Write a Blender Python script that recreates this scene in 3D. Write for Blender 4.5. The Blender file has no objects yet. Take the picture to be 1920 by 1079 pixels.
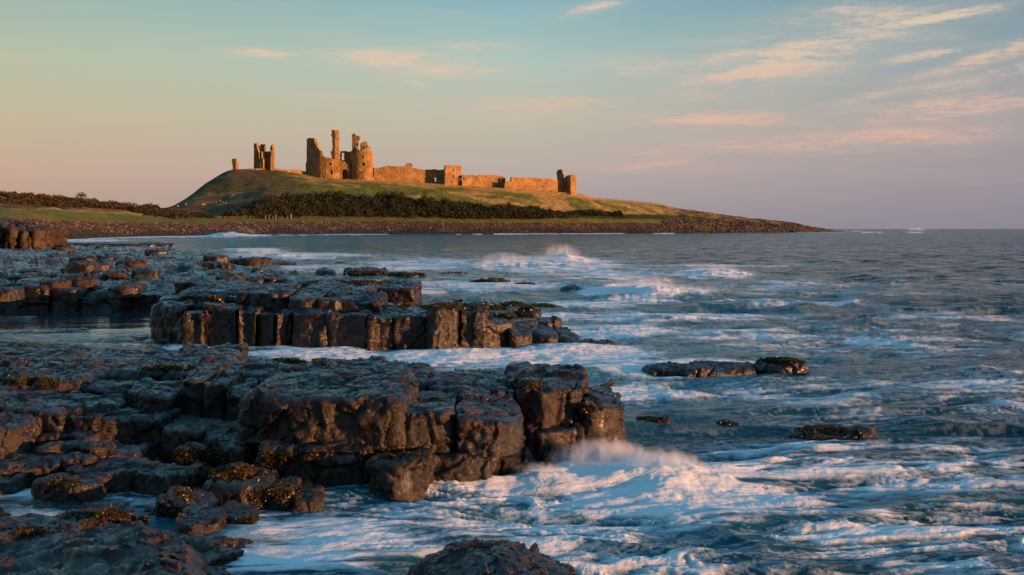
import bpy, math, random
import numpy as np
from mathutils import Vector

random.seed(7); rng = np.random.default_rng(7)
R = math.radians
scene = bpy.context.scene
C = scene.collection

# ------------------------------------------------------------------ camera
F = 2133.0            # focal length in photo pixels (1920 wide)
H = 3.0               # eye height above the sea
HY = 429.5            # horizon row
cam_d = bpy.data.cameras.new('camera'); cam = bpy.data.objects.new('camera', cam_d); C.objects.link(cam)
cam.location = (0, 0, H); cam.rotation_euler = (R(90), 0, 0)
cam_d.lens = 40.0; cam_d.sensor_width = 36.0; cam_d.shift_y = -110/1920
cam_d.clip_start = 0.1; cam_d.clip_end = 60000
scene.camera = cam

# ------------------------------------------------------------------ light
SUN_EL, SUN_AZ = 4.8, 67.0      # azimuth: degrees to the right of straight behind the camera
sd = bpy.data.lights.new('sun', 'SUN'); sd.energy = 5.0; sd.angle = R(0.6); sd.color = (1.0, 0.45, 0.17)
sun = bpy.data.objects.new('sun', sd); C.objects.link(sun)
sdir = Vector((math.sin(R(SUN_AZ))*math.cos(R(SUN_EL)), -math.cos(R(SUN_AZ))*math.cos(R(SUN_EL)), math.sin(R(SUN_EL))))
sun.rotation_euler = sdir.to_track_quat('Z', 'Y').to_euler()
sun.location = (40, -40, 30)
scene.view_settings.view_transform = 'Standard'; scene.view_settings.look = 'None'
scene.view_settings.exposure = 0.66; scene.view_settings.gamma = 1.0

def s2l(*c):
    return tuple(((v/255)/12.92 if v/255 <= .04045 else (((v/255)+.055)/1.055)**2.4) for v in c)

class NT:
    """tiny node-tree helper"""
    def __init__(s, t): s.t = t
    def n(s, typ, **k):
        nd = s.t.nodes.new(typ)
        for a, b in k.items(): setattr(nd, a, b)
        return nd
    def l(s, a, b): s.t.links.new(a, b)
    def put(s, sock, v):
        if isinstance(v, bpy.types.NodeSocket): s.l(v, sock)
        else: sock.default_value = v
    def m(s, op, a, b=0.0, c=0.0, clamp=False):
        nd = s.n('ShaderNodeMath', operation=op, use_clamp=clamp)
        s.put(nd.inputs[0], a); s.put(nd.inputs[1], b)
        if len(nd.inputs) > 2: s.put(nd.inputs[2], c)
        return nd.outputs[0]
    def mix(s, f, a, b):
        nd = s.n('ShaderNodeMix', data_type='RGBA')
        s.put(nd.inputs[0], f)
        for i, v in ((6, a), (7, b)):
            if isinstance(v, tuple) and len(v) == 3: v = (*v, 1)
            s.put(nd.inputs[i], v)
        return nd.outputs[2]
    def ramp(s, f, stops, interp='LINEAR'):
        nd = s.n('ShaderNodeValToRGB'); nd.color_ramp.interpolation = interp
        e = nd.color_ramp.elements
        while len(e) > 1: e.remove(e[-1])
        for i, (p, c) in enumerate(stops):
            el = e[0] if i == 0 else e.new(p)
            el.position = p
            el.color = (*c, 1) if isinstance(c, tuple) else (c, c, c, 1)
        s.put(nd.inputs[0], f); return nd.outputs[0]
    def noise(s, vec, scale, detail=4, rough=.55, dist=0.0):
        nd = s.n('ShaderNodeTexNoise')
        if vec is not None: s.l(vec, nd.inputs['Vector'])
        nd.inputs['Scale'].default_value = scale; nd.inputs['Detail'].default_value = detail
        nd.inputs['Roughness'].default_value = rough; nd.inputs['Distortion'].default_value = dist
        return nd.outputs[0]
    def mapping(s, vec, scale=(1, 1, 1), rot=(0, 0, 0), loc=(0, 0, 0)):
        nd = s.n('ShaderNodeMapping'); s.l(vec, nd.inputs[0])
        nd.inputs['Scale'].default_value = scale; nd.inputs['Rotation'].default_value = rot; nd.inputs['Location'].default_value = loc
        return nd.outputs[0]

# ------------------------------------------------------------------ sky
world = bpy.data.worlds.new("World"); scene.world = world; world.use_nodes = True
wt = world.node_tree; wt.nodes.clear(); N = NT(wt)
out = N.n('ShaderNodeOutputWorld'); bg = N.n('ShaderNodeBackground'); N.l(bg.outputs[0], out.inputs[0])
tc = N.n('ShaderNodeTexCoord'); sep = N.n('ShaderNodeSeparateXYZ'); N.l(tc.outputs['Generated'], sep.inputs[0])
X, Y_, Z = sep.outputs
elev = N.m('ARCTANGENT', N.m('DIVIDE', Z, N.m('SQRT', N.m('ADD', N.m('MULTIPLY', X, X), N.m('MULTIPLY', Y_, Y_)))))
e = N.m('DIVIDE', elev, 1.5708, clamp=True)          # 0 horizon .. 1 zenith
# colour ramps by elevation, for the warm (left) and the cool (right) side of the view
def elv(row): return math.atan((HY-row)/F)/1.5708
warm = N.ramp(e, [(0, s2l(164, 136, 125)), (elv(330), s2l(188, 158, 137)), (elv(230), s2l(186, 174, 146)), (elv(120), s2l(170, 182, 158)), (elv(0), s2l(146, 170, 166)),
                  (.22, s2l(120, 172, 196)), (.45, s2l(96, 162, 198)), (1, s2l(86, 156, 202))])
midc = N.ramp(e, [(0, s2l(152, 140, 145)), (elv(330), s2l(174, 160, 154)), (elv(230), s2l(182, 176, 158)), (elv(120), s2l(164, 186, 176)), (elv(0), s2l(132, 170, 180)),
                  (.22, s2l(116, 168, 200)), (.45, s2l(94, 160, 200)), (1, s2l(86, 156, 202))])
cool = N.ramp(e, [(0, s2l(128, 126, 140)), (elv(330), s2l(152, 142, 148)), (elv(230), s2l(154, 152, 154)), (elv(120), s2l(134, 152, 160)), (elv(0), s2l(104, 138, 156)),
                  (.22, s2l(104, 156, 194)), (.45, s2l(90, 156, 198)), (1, s2l(86, 156, 202))])
az = N.m('ARCTAN2', X, Y_)                            # radians, 0 = straight ahead
fz = N.m('DIVIDE', N.m('ADD', az, .42), .84, clamp=True)
c1 = N.mix(N.m('MULTIPLY', fz, 2.0, clamp=True), warm, midc)
c2 = N.mix(N.m('SUBTRACT', N.m('MULTIPLY', fz, 2.0), 1.0, clamp=True), c1, cool)
# thin cirrus streaks, in direction space
u = N.m('TANGENT', N.m('MULTIPLY', az, .9)); v = N.m('TANGENT', elev)
comb = N.n('ShaderNodeCombineXYZ'); N.l(u, comb.inputs[0]); N.l(v, comb.inputs[1])
streak = N.noise(N.mapping(comb.outputs[0], scale=(9, 62, 1), rot=(0, 0, R(-7))), 1.0, 7, .62, .7)
fine = N.noise(N.mapping(comb.outputs[0], scale=(26, 150, 1), rot=(0, 0, R(-10))), 1.0, 6, .68, 1.2)
tot = None
CL = [  # px, py, half width, half height, tilt deg (counter-clockwise), strength
    (770, 118, 120, 20, -4, .75), (860, 125, 75, 7, -5, .6), (880, 87, 85, 10, -2, .5), (910, 131, 18, 4, -4, .6), (490, 107, 42, 7, -2, .8), (780, 158, 18, 4, -20, .5), (1110, 16, 50, 9, 16, .6), (620, 184, 40, 5, -3, .35),
    (1040, 200, 150, 20, 0, .55), (1430, 135, 110, 20, 12, .85), (1520, 100, 240, 50, 14, .62), (1250, 130, 200, 36, 8, .35), (1740, 60, 130, 9, 7, .85), (1600, 30, 150, 30, 16, .4),
    (1730, 125, 90, 9, 6, .8), (1860, 130, 110, 14, 14, .7), (1330, 226, 140, 14, -2, .7), (1640, 192, 70, 9, 10, .6), (1800, 215, 200, 22, 6, .6),
    (1560, 275, 300, 22, 3, .6), (1300, 300, 120, 8, 8, .5), (1880, 165, 160, 14, 8, .6), (-300, 150, 200, 20, 3, .5), (2300, 120, 200, 26, 8, .6)]
for (cx, cy, sx, sy, ang, st) in CL:
    cu = math.tan(.9*math.atan((cx-960)/F)); cv = (HY-cy)/F
    a = R(ang); ca, sa = math.cos(a), math.sin(a); k = 1/F
    du = N.m('SUBTRACT', u, cu); dv = N.m('SUBTRACT', v, cv)
    p = N.m('ADD', N.m('MULTIPLY', du, ca/(sx*k)), N.m('MULTIPLY', dv, sa/(sx*k)))
    q = N.m('ADD', N.m('MULTIPLY', du, -sa/(sy*k)), N.m('MULTIPLY', dv, ca/(sy*k)))
    g = N.m('MULTIPLY', N.m('EXPONENT', N.m('MULTIPLY', N.m('ADD', N.m('MULTIPLY', p, p), N.m('MULTIPLY', q, q)), -.65)), st*1.2)
    tot = g if tot is None else N.m('MAXIMUM', tot, g)
tex = N.m('MULTIPLY', N.m('ADD', N.m('MULTIPLY', streak, .6), N.m('MULTIPLY', fine, .4)), 1.0)
wisp = N.noise(N.mapping(comb.outputs[0], scale=(40, 170, 1), rot=(0, 0, R(-16)), loc=(3, 1, 0)), 1.0, 8, .72, 1.6)
body = N.m('MULTIPLY', N.m('SUBTRACT', N.m('ADD', N.m('ADD', N.m('MULTIPLY', streak, .40), N.m('MULTIPLY', fine, .35)), N.m('ADD', N.m('MULTIPLY', wisp, .30), N.m('MULTIPLY', tot, .20))), .60), 6.0, clamp=True)
cl = N.m('MULTIPLY', body, N.m('MULTIPLY', tot, 1.15, clamp=True), clamp=True)
veil = N.m('ADD', N.m('MULTIPLY', N.m('SUBTRACT', streak, .45, clamp=True), .35), N.m('MULTIPLY', N.m('MULTIPLY', tot, 1.7), N.m('SUBTRACT', N.m('ADD', streak, N.m('MULTIPLY', wisp, .4)), .42, clamp=True)))
front = N.m('GREATER_THAN', Y_, 0.0)
cl = N.m('MULTIPLY', N.m('ADD', cl, veil, clamp=True), front)
ccol = N.ramp(e, [(0, s2l(196, 160, 150)), (elv(250), s2l(212, 170, 152)), (elv(60), s2l(216, 192, 166)), (.4, s2l(190, 180, 170))])
skyc = N.mix(N.m('MULTIPLY', cl, .85), c2, ccol)
ns = N.n('ShaderNodeTexSky', sky_type='NISHITA'); ns.sun_disc = False
ns.sun_elevation = R(SUN_EL); ns.sun_rotation = R(180-SUN_AZ)
nsb = N.n('ShaderNodeVectorMath', operation='SCALE'); N.l(ns.outputs[0], nsb.inputs[0]); nsb.inputs[3].default_value = .045
# the physical sky keeps its share in the half behind the camera (where the sun stands), the tinted ramp in the half ahead
back = N.m('MULTIPLY', N.m('SUBTRACT', .10, Y_, clamp=True), 1.6, clamp=True)
fin = N.mix(N.m('MULTIPLY', back, N.m('SUBTRACT', .95, N.m('MULTIPLY', e, .6))), skyc, nsb.outputs[0])
hs = N.n('ShaderNodeHueSaturation'); N.l(fin, hs.inputs['Color']); N.put(hs.inputs['Saturation'], N.m('SUBTRACT', .93, N.m('MULTIPLY', e, -.4), clamp=True))
N.l(hs.outputs[0], bg.inputs[0]); bg.inputs[1].default_value = .715

# ------------------------------------------------------------------ numpy noise
def _h(ix, iy, iz, s=0):
    n = (ix.astype(np.int64)*73856093) ^ (iy.astype(np.int64)*19349663) ^ (iz.astype(np.int64)*83492791) ^ (s*2654435761)
    n = n & 0xffffffff
    n = ((n ^ (n >> 15))*2246822519) & 0xffffffff
    n = ((n ^ (n >> 13))*3266489917) & 0xffffffff
    n = n ^ (n >> 16)
    return (n & 0xffffff)/float(0xffffff)
def vn3(p, s=0):
    i = np.floor(p).astype(np.int64); f = p-i; f = f*f*f*(f*(f*6-15)+10)
    x, y, z = i[:, 0], i[:, 1], i[:, 2]; fx, fy, fz_ = f[:, 0], f[:, 1], f[:, 2]
    r = 0
    for dx in (0, 1):
        wx = fx if dx else 1-fx
        for dy in (0, 1):
            wy = fy if dy else 1-fy
            for dz in (0, 1):
                wz = fz_ if dz else 1-fz_
                r = r+wx*wy*wz*_h(x+dx, y+dy, z+dz, s)
    return r*2-1
def vn2(x, y, s=0):
    ix = np.floor(x).astype(np.int64); iy = np.floor(y).astype(np.int64); fx = x-ix; fy = y-iy
    fx = fx*fx*fx*(fx*(fx*6-15)+10); fy = fy*fy*fy*(fy*(fy*6-15)+10); z0 = np.zeros_like(ix)
    a = _h(ix, iy, z0, s); b = _h(ix+1, iy, z0, s); c = _h(ix, iy+1, z0, s); d = _h(ix+1, iy+1, z0, s)
    return ((a*(1-fx)+b*fx)*(1-fy)+(c*(1-fx)+d*fx)*fy)*2-1
def fbm2(x, y, o=4, s=0, g=.5, rot=.6):
    r = 0; a = 1; t = 0; c, sn = math.cos(rot), math.sin(rot)
    for k in range(o):
        r = r+a*vn2(x, y, s+k); t += a; a *= g
        x, y = (x*c-y*sn)*2.03+5.1, (x*sn+y*c)*2.03-3.7
    return r/t
def fbm3(p, o=4, s=0, g=.5):
    r = 0; a = 1; t = 0
    for k in range(o):
        r = r+a*vn3(p, s+k); t += a; a *= g; p = p*2.03+7.7
    return r/t
def facets3(p, s=0):
    """nearest-cell planar pieces: (height, edge distance)"""
    i = np.floor(p).astype(np.int64); d1 = np.full(len(p), 9.); d2 = np.full(len(p), 9.); val = np.zeros(len(p))
    for dx in (-1, 0, 1):
        for dy in (-1, 0, 1):
            for dz in (-1, 0, 1):
                cx, cy, cz = i[:, 0]+dx, i[:, 1]+dy, i[:, 2]+dz
                q = np.stack([cx+_h(cx, cy, cz, s+1), cy+_h(cx, cy, cz, s+2), cz+_h(cx, cy, cz, s+3)], 1)
                v_ = p-q; d = np.sqrt((v_**2).sum(1))
                gx = _h(cx, cy, cz, s+4)-.5; gy = _h(cx, cy, cz, s+5)-.5; gz = _h(cx, cy, cz, s+6)-.5
                h = (_h(cx, cy, cz, s+7)-.5)+1.2*(v_[:, 0]*gx+v_[:, 1]*gy+v_[:, 2]*gz)
                m = d < d1
                d2 = np.where(m, d1, np.minimum(d2, d)); val = np.where(m, h, val); d1 = np.where(m, d, d1)
    return val, d2-d1
def sstep(a, b, x):
    t = np.clip((x-a)/(b-a), 0, 1); return t*t*(3-2*t)

# ------------------------------------------------------------------ object helpers
def tag(o, label=None, cat=None, group=None, kind=None):
    if label: o['label'] = label
    if cat: o['category'] = cat
    if group: o['group'] = group
    if kind: o['kind'] = kind
    return o
def mesh_obj(name, verts, faces, mat, parent=None, smooth=True, attrs=None, origin=None):
    """faces: (n,4) or (n,3) int array or a list of such arrays"""
    verts = np.asarray(verts, dtype=np.float64)
    if origin is not None: verts = verts-np.asarray(origin)
    if not isinstance(faces, (list, tuple)): faces = [faces]
    faces = [np.asarray(f, dtype=np.int32) for f in faces if len(f)]
    me = bpy.data.meshes.new(name)
    me.vertices.add(len(verts)); me.vertices.foreach_set('co', verts.astype(np.float32).ravel())
    idx = np.concatenate([f.ravel() for f in faces]); cnt = np.concatenate([np.full(len(f), f.shape[1]) for f in faces])
    st = np.concatenate([[0], np.cumsum(cnt)[:-1]])
    me.loops.add(len(idx)); me.loops.foreach_set('vertex_index', idx)
    me.polygons.add(len(cnt)); me.polygons.foreach_set('loop_start', st.astype(np.int32)); me.polygons.foreach_set('loop_total', cnt.astype(np.int32))
    me.polygons.foreach_set('use_smooth', np.full(len(cnt), smooth))
    for k, a in (attrs or {}).items():
        a = np.asarray(a, dtype=np.float32)
        if a.ndim == 1:
            at = me.attributes.new(k, 'FLOAT', 'POINT'); at.data.foreach_set('value', a)
        else:
            at = me.attributes.new(k, 'FLOAT_COLOR', 'POINT')
            at.data.foreach_set('color', np.concatenate([a, np.ones((len(a), 1), np.float32)], 1).ravel())
    me.update(calc_edges=True); me.validate()
    me.materials.append(mat)
    o = bpy.data.objects.new(name, me); C.objects.link(o)
    if origin is not None: o.location = tuple(origin)
    if parent is not None:
        o.parent = parent
        o.location = Vector(o.location)-parent.location
    return o
def empty(name, loc, label, cat, group=None):
    o = bpy.data.objects.new(name, None); C.objects.link(o); o.location = loc; o.empty_display_size = .2
    return tag(o, label, cat, group)
def grid_faces(nr, nc, wrap=False):
    r = np.arange(nr-1)[:, None]; c = np.arange(nc if wrap else nc-1)[None, :]; c2 = (c+1) % nc
    return np.stack([r*nc+c, r*nc+c2, (r+1)*nc+c2, (r+1)*nc+c], -1).reshape(-1, 4)
def wx(px, Y): return (px-960)*Y/F
def wz(py, Y): return H-(py-HY)*Y/F
def YG(py, z=0.0): return (H-z)*F/(py-HY)
def poly_sd(px, py, poly):
    """signed distance (inside positive)"""
    P = np.asarray(poly, float); d = np.full(px.shape, 1e9); ins = np.zeros(px.shape, bool)
    for a, b in zip(P, np.roll(P, -1, 0)):
        e_ = b-a; wx_, wy_ = px-a[0], py-a[1]
        t = np.clip((wx_*e_[0]+wy_*e_[1])/(e_@e_+1e-12), 0, 1)
        d = np.minimum(d, np.hypot(wx_-e_[0]*t, wy_-e_[1]*t))
        c_ = ((a[1] <= py) != (b[1] <= py))
        xi = a[0]+(py-a[1])*(e_[0])/(e_[1]+1e-12)
        ins ^= c_ & (px < xi)
    return np.where(ins, d, -d)
def interp_path(pts, x):
    P = np.asarray(pts, float); return np.interp(x, P[:, 0], P[:, 1])

# ------------------------------------------------------------------ materials
def mat_new(name):
    m = bpy.data.materials.new(name); m.use_nodes = True; t = m.node_tree; t.nodes.clear(); N = NT(t)
    o = N.n('ShaderNodeOutputMaterial'); b = N.n('ShaderNodeBsdfPrincipled'); N.l(b.outputs[0], o.inputs[0])
    return m, N, b
def bump(N, b, h, dist, strength=1.0):
    nd = N.n('ShaderNodeBump'); N.l(h, nd.inputs['Height']); nd.inputs['Distance'].default_value = dist; nd.inputs['Strength'].default_value = strength
    N.l(nd.outputs[0], b.inputs['Normal']); return nd
def pos(N): return N.n('ShaderNodeNewGeometry').outputs['Position']

def rock_material(name, wet=1.0, lichen=.5, scale=1.0, dark=1.0):
    m, N, b = mat_new(name); p = pos(N); ge = N.n('ShaderNodeNewGeometry')
    sp = N.n('ShaderNodeSeparateXYZ'); N.l(ge.outputs['True Normal'], sp.inputs[0]); nz = sp.outputs[2]
    sp2 = N.n('ShaderNodeSeparateXYZ'); N.l(p, sp2.inputs[0]); hz = sp2.outputs[2]
    n1 = N.noise(p, 1.1/scale, 5, .6); n2 = N.noise(p, 9/scale, 6, .65); n3 = N.noise(p, 55/scale, 3, .6)
    base = N.ramp(n1, [(.3, (.007*dark, .007*dark, .008*dark)), (.5, (.020*dark, .017*dark, .016*dark)), (.68, (.040*dark, .029*dark, .022*dark))])
    base = N.mix(N.ramp(n2, [(.42, 0.), (.62, .7)]), base, (.14*dark, .066*dark, .026*dark))
    base = N.mix(N.ramp(n3, [(.60, 0.), (.74, .4)]), base, (.085*dark, .068*dark, .052*dark))
    up = N.m('MULTIPLY', N.m('SUBTRACT', nz, .45), 2.6, clamp=True)
    lm = N.m('MULTIPLY', N.m('MULTIPLY', N.ramp(N.noise(p, .9/scale, 4, .6), [(.56-.12*lichen, 0.), (.70-.10*lichen, 1.)]), up), N.ramp(n2, [(.40, 0.), (.58, 1.)]))
    hi = N.m('MULTIPLY', N.m('SUBTRACT', hz, .25), 4.0, clamp=True)
    lm = N.m('MULTIPLY', N.m('MULTIPLY', lm, hi), min(1., lichen*1.4))
    vm = N.n('ShaderNodeVectorMath', operation='SCALE'); N.l(base, vm.inputs[0]); vm.inputs[3].default_value = .36; base = vm.outputs[0]
    base = N.mix(lm, base, (.085*dark**.5, .066*dark**.5, .012))
    N.l(base, b.inputs['Base Color'])
    rg = N.ramp(N.noise(p, 4.5/scale, 5, .6), [(.38, .16+.35*(1-wet)), (.62, .34+.3*(1-wet))])

    N.l(rg, b.inputs['Roughness']); b.inputs['IOR'].default_value = 1.55
    b.inputs['Specular IOR Level'].default_value = .20+.20*wet
    N.l(N.m('MULTIPLY', N.ramp(N.noise(p, 2.3/scale, 4, .6), [(.46, 0.), (.58, 1.)]), .50*wet*wet), b.inputs['Coat Weight']); b.inputs['Coat Roughness'].default_value = .13; b.inputs['Coat IOR'].default_value = 1.45
    # fractured micro relief
    vo = N.n('ShaderNodeTexVoronoi', feature='DISTANCE_TO_EDGE'); N.l(N.mapping(p, scale=(1, 1, .7)), vo.inputs[0]); vo.inputs['Scale'].default_value = 3.2/scale
    crack = N.m('MINIMUM', N.m('MULTIPLY', vo.outputs[0], 9.0), 1.0)
    n4 = N.noise(N.mapping(p, scale=(1, 1, 1.6), rot=(.3, .2, 0)), 30/scale, 6, .75, .5)
    hgt = N.m('ADD', N.m('ADD', N.m('MULTIPLY', n2, .8), N.m('MULTIPLY', n3, .30)), N.m('ADD', N.m('MULTIPLY', crack, .14), N.m('MULTIPLY', n4, .55)))
    bn = bump(N, b, hgt, .024*scale, 1.0); N.l(bn.outputs[0], b.inputs['Coat Normal'])
    return m
M_rock = rock_material('wet_basalt', 1.0, .35)
M_shelf = rock_material('shelf_basalt', .92, .9, 1.0, 1.2)
M_weed_rock = rock_material('low_reef_rock', 1.0, .9, 1.0)
M_cliff = rock_material('lichened_rock', .25, 1.0, 1.5, 2.0)

def leaf_material(name, attr='tint', rough=.7, spec=.2):
    m, N, b = mat_new(name); a = N.n('ShaderNodeAttribute', attribute_name=attr)
    n = N.noise(pos(N), 1.3, 3); N.l(N.mix(N.m('MULTIPLY', n, .6), a.outputs['Color'], (.02, .025, .006)), b.inputs['Base Color'])
    b.inputs['Roughness'].default_value = rough; b.inputs['Specular IOR Level'].default_value = spec
    return m
M_leaf = leaf_material('gorse_foliage'); M_weed = leaf_material('bladder_wrack', rough=.35, spec=.5)

def land_material():
    m, N, b = mat_new('headland_ground'); a = N.n('ShaderNodeAttribute', attribute_name='tint'); p = pos(N)
    n1 = N.noise(N.mapping(p, scale=(1, .5, 1)), .16, 6, .65); n2 = N.noise(p, .8, 4, .6)
    k = N.m('ADD', -.15, N.m('ADD', N.m('MULTIPLY', n1, 1.35), N.m('MULTIPLY', n2, .95)))
    vm = N.n('ShaderNodeVectorMath', operation='SCALE'); N.l(a.outputs['Color'], vm.inputs[0]); N.l(k, vm.inputs[3])
    N.l(vm.outputs[0], b.inputs['Base Color']); b.inputs['Roughness'].default_value = .95; b.inputs['Specular IOR Level'].default_value = .1
    bump(N, b, N.m('ADD', n1, N.m('MULTIPLY', n2, .5)), 1.6, 1.0)
    return m
M_land = land_material()

def stone_material():
    m, N, b = mat_new('castle_sandstone'); p = pos(N)
    n1 = N.noise(p, .22, 5, .6); n2 = N.noise(p, 1.4, 4, .7)
    c = N.ramp(n1, [(.3, (.24, .14, .06)), (.5, (.46, .28, .12)), (.7, (.68, .44, .20))])
    c = N.mix(N.ramp(n2, [(.38, .7), (.56, 0.)]), c, (.14, .09, .055))
    br = N.n('ShaderNodeTexBrick')
    sx = N.n('ShaderNodeSeparateXYZ'); N.l(p, sx.inputs[0]); cb = N.n('ShaderNodeCombineXYZ')
    N.l(N.m('ADD', sx.outputs[0], sx.outputs[1]), cb.inputs[0]); N.l(sx.outputs[2], cb.inputs[1]); N.l(cb.outputs[0], br.inputs[0])
    br.inputs['Scale'].default_value = .9; br.inputs['Mortar Size'].default_value = .035
    br.inputs['Color1'].default_value = (1, 1, 1, 1); br.inputs['Color2'].default_value = (.74, .70, .66, 1); br.inputs['Mortar'].default_value = (.45, .42, .4, 1)
    mx = N.n('ShaderNodeMix', data_type='RGBA', blend_type='MULTIPLY'); mx.inputs[0].default_value = .7
    N.l(c, mx.inputs[6]); N.l(br.outputs[0], mx.inputs[7]); N.l(mx.outputs[2], b.inputs['Base Color'])
    b.inputs['Roughness'].default_value = .95; b.inputs['Specular IOR Level'].default_value = .1
    bump(N, b, n2, .35, .8); return m
M_stone = stone_material()
def plain(name, col, rough=.8):
    m, N, b = mat_new(name); n = N.noise(pos(N), 3.0, 4)
    N.l(N.mix(N.ramp(n, [(.3, 0.), (.7, .5)]), col, tuple(c*.55 for c in col)), b.inputs['Base Color']); b.inputs['Roughness'].default_value = rough
    return m
M_wood = plain('weathered_wood', (.30, .19, .10)); M_wool = plain('fleece', (.75, .70, .60)); M_dark = plain('dark_skin', (.06, .05, .045))
M_gull = plain('white_feather', (.85, .83, .8)); M_grey = plain('grey_feather', (.35, .37, .4)); M_beak = plain('yellow_beak', (.6, .35, .05))
M_trunk = plain('bark', (.10, .07, .045)); M_pebble = None

def water_material():
    m, N, b = mat_new('sea_water'); p = pos(N)
    fa = N.n('ShaderNodeAttribute', attribute_name='foam').outputs['Fac']; ae = N.n('ShaderNodeAttribute', attribute_name='aer').outputs['Fac']
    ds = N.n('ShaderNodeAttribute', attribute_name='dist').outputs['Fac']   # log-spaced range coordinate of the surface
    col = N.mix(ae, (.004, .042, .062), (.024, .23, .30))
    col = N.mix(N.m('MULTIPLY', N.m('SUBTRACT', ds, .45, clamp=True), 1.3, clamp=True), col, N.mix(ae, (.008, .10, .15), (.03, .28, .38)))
    near = N.noise(N.mapping(p, scale=(.8, 1.4, 1)), 5.0, 6, .62, .4)
    f2 = N.m('ADD', fa, N.m('MULTIPLY', N.m('SUBTRACT', near, .5), N.m('MULTIPLY', N.m('MULTIPLY', fa, N.m('SUBTRACT', 1.05, fa)), 2.4)), clamp=True)
    col = N.mix(f2, col, (.80, .80, .80)); N.l(col, b.inputs['Base Color'])
    cal = N.n('ShaderNodeAttribute', attribute_name='calm').outputs['Fac']
    N.l(N.m('ADD', N.m('SUBTRACT', .13, N.m('MULTIPLY', cal, .11)), N.m('MULTIPLY', f2, .5)), b.inputs['Roughness'])
    N.l(N.m('ADD', 1.13, N.m('MULTIPLY', N.n('ShaderNodeAttribute', attribute_name='calm').outputs['Fac'], .27)), b.inputs['IOR']); N.l(N.m('SUBTRACT', N.m('SUBTRACT', N.m('ADD', .21, N.m('MULTIPLY', cal, .36)), N.m('MULTIPLY', ds, .07)), N.m('MULTIPLY', f2, .2), clamp=True), b.inputs['Specular IOR Level'])
    r1 = N.noise(N.mapping(p, scale=(.5, 1, 1)), 2.6, 5, .6, .5)
    r2 = N.noise(N.mapping(p, scale=(.35, 1, 1)), .45, 6, .62, .3)
    cal = N.n('ShaderNodeAttribute', attribute_name='calm').outputs['Fac']
    hh = N.m('ADD', N.m('MULTIPLY', r1, .08), N.m('MULTIPLY', r2, N.m('MULTIPLY', ds, 1.5)))
    hh = N.m('MULTIPLY', hh, N.m('SUBTRACT', 1.0, N.m('MULTIPLY', cal, .90)))
    bn = bump(N, b, hh, 1.0, 1.0)
    # facets of waves too small for the mesh: normals scattered by vector noise
    nt = N.n('ShaderNodeTexNoise'); N.l(N.mapping(p, scale=(.6, 1, 1)), nt.inputs['Vector']); nt.inputs['Scale'].default_value = .9; nt.inputs['Detail'].default_value = 5; nt.inputs['Roughness'].default_value = .7
    cv = N.n('ShaderNodeVectorMath', operation='SUBTRACT'); N.l(nt.outputs['Color'], cv.inputs[0]); cv.inputs[1].default_value = (.5, .5, .5)
    ch = N.n('ShaderNodeAttribute', attribute_name='chop').outputs['Fac']
    cs = N.n('ShaderNodeVectorMath', operation='MULTIPLY'); N.l(cv.outputs[0], cs.inputs[0]); cs.inputs[1].default_value = (1, 1, 0)
    ck = N.n('ShaderNodeVectorMath', operation='SCALE'); N.l(cs.outputs[0], ck.inputs[0]); N.l(ch, ck.inputs[3])
    ad = N.n('ShaderNodeVectorMath', operation='ADD'); N.l(bn.outputs[0], ad.inputs[0]); N.l(ck.outputs[0], ad.inputs[1])
    no = N.n('ShaderNodeVectorMath', operation='NORMALIZE'); N.l(ad.outputs[0], no.inputs[0]); N.l(no.outputs[0], b.inputs['Normal'])
    return m
M_water = water_material()
mm, N_, b_ = mat_new('sea_foam'); b_.inputs['Base Color'].default_value = (.85, .85, .86, 1); b_.inputs['Roughness'].default_value = .8; M_foam = mm

# ------------------------------------------------------------------ sea
rows = np.concatenate([np.array([60000, 25000, 14000, 9000, 6500, 5000.]), H*F/(np.arange(431.0, 1450, 1.5)-HY)])
cols = np.arange(-560, 2490, 2.6)
YY, PX = np.meshgrid(rows, cols, indexing='ij'); XX = (PX-960)*YY/F; PY = HY+H*F/YY
nr, nc = YY.shape
x, y, px, py = XX.ravel(), YY.ravel(), PX.ravel(), PY.ravel()
phi = 30*np.log1p(y/30); xs = x/(1+y/45)          # range-compressed coordinates: detail stays resolvable far out
def blobs(L):
    r = np.zeros_like(px)
    for (cx, cy, sx, sy, st, *a) in L:
        t = R(a[0]) if a else 0; ca, sa = math.cos(t), math.sin(t)
        dx, dy = px-cx, py-cy; p_ = (dx*ca-dy*sa)/sx; q_ = (dx*sa+dy*ca)/sy
        r = np.maximum(r, st*np.exp(-.9*(p_*p_+q_*q_)))
    return r
calm = np.clip(blobs([(120, 604, 360, 30, 1.4), (380, 625, 110, 16, .8), (60, 940, 260, 30, .9), (600, 508, 260, 6, .4), (640, 525, 60, 6, .6)]), 0, 1)
# waves: crests run roughly across the view and roll in from the right
wv = np.zeros_like(px); warp = fbm2(xs*.2, phi*.25, 3, 40)
def ridged(a, b_, s, o=4): return 1-np.abs(fbm2(a, b_, o, s))*2
mid = sstep(20, 45, y)
wv += .22*mid*ridged(xs*.10+warp, phi*.22+warp, 11)*np.clip(1-(y-90)/900, .25, 1)
wv += .125*ridged(xs*.30+warp, phi*.75+warp, 13)
wv += .045*fbm2(xs*1.2+warp*2, phi*2.1, 3, 15)
wv += .014*fbm2(xs*3.0+warp*2, phi*4.4, 3, 17)*(y < 90)
wv -= wv.mean()
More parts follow.
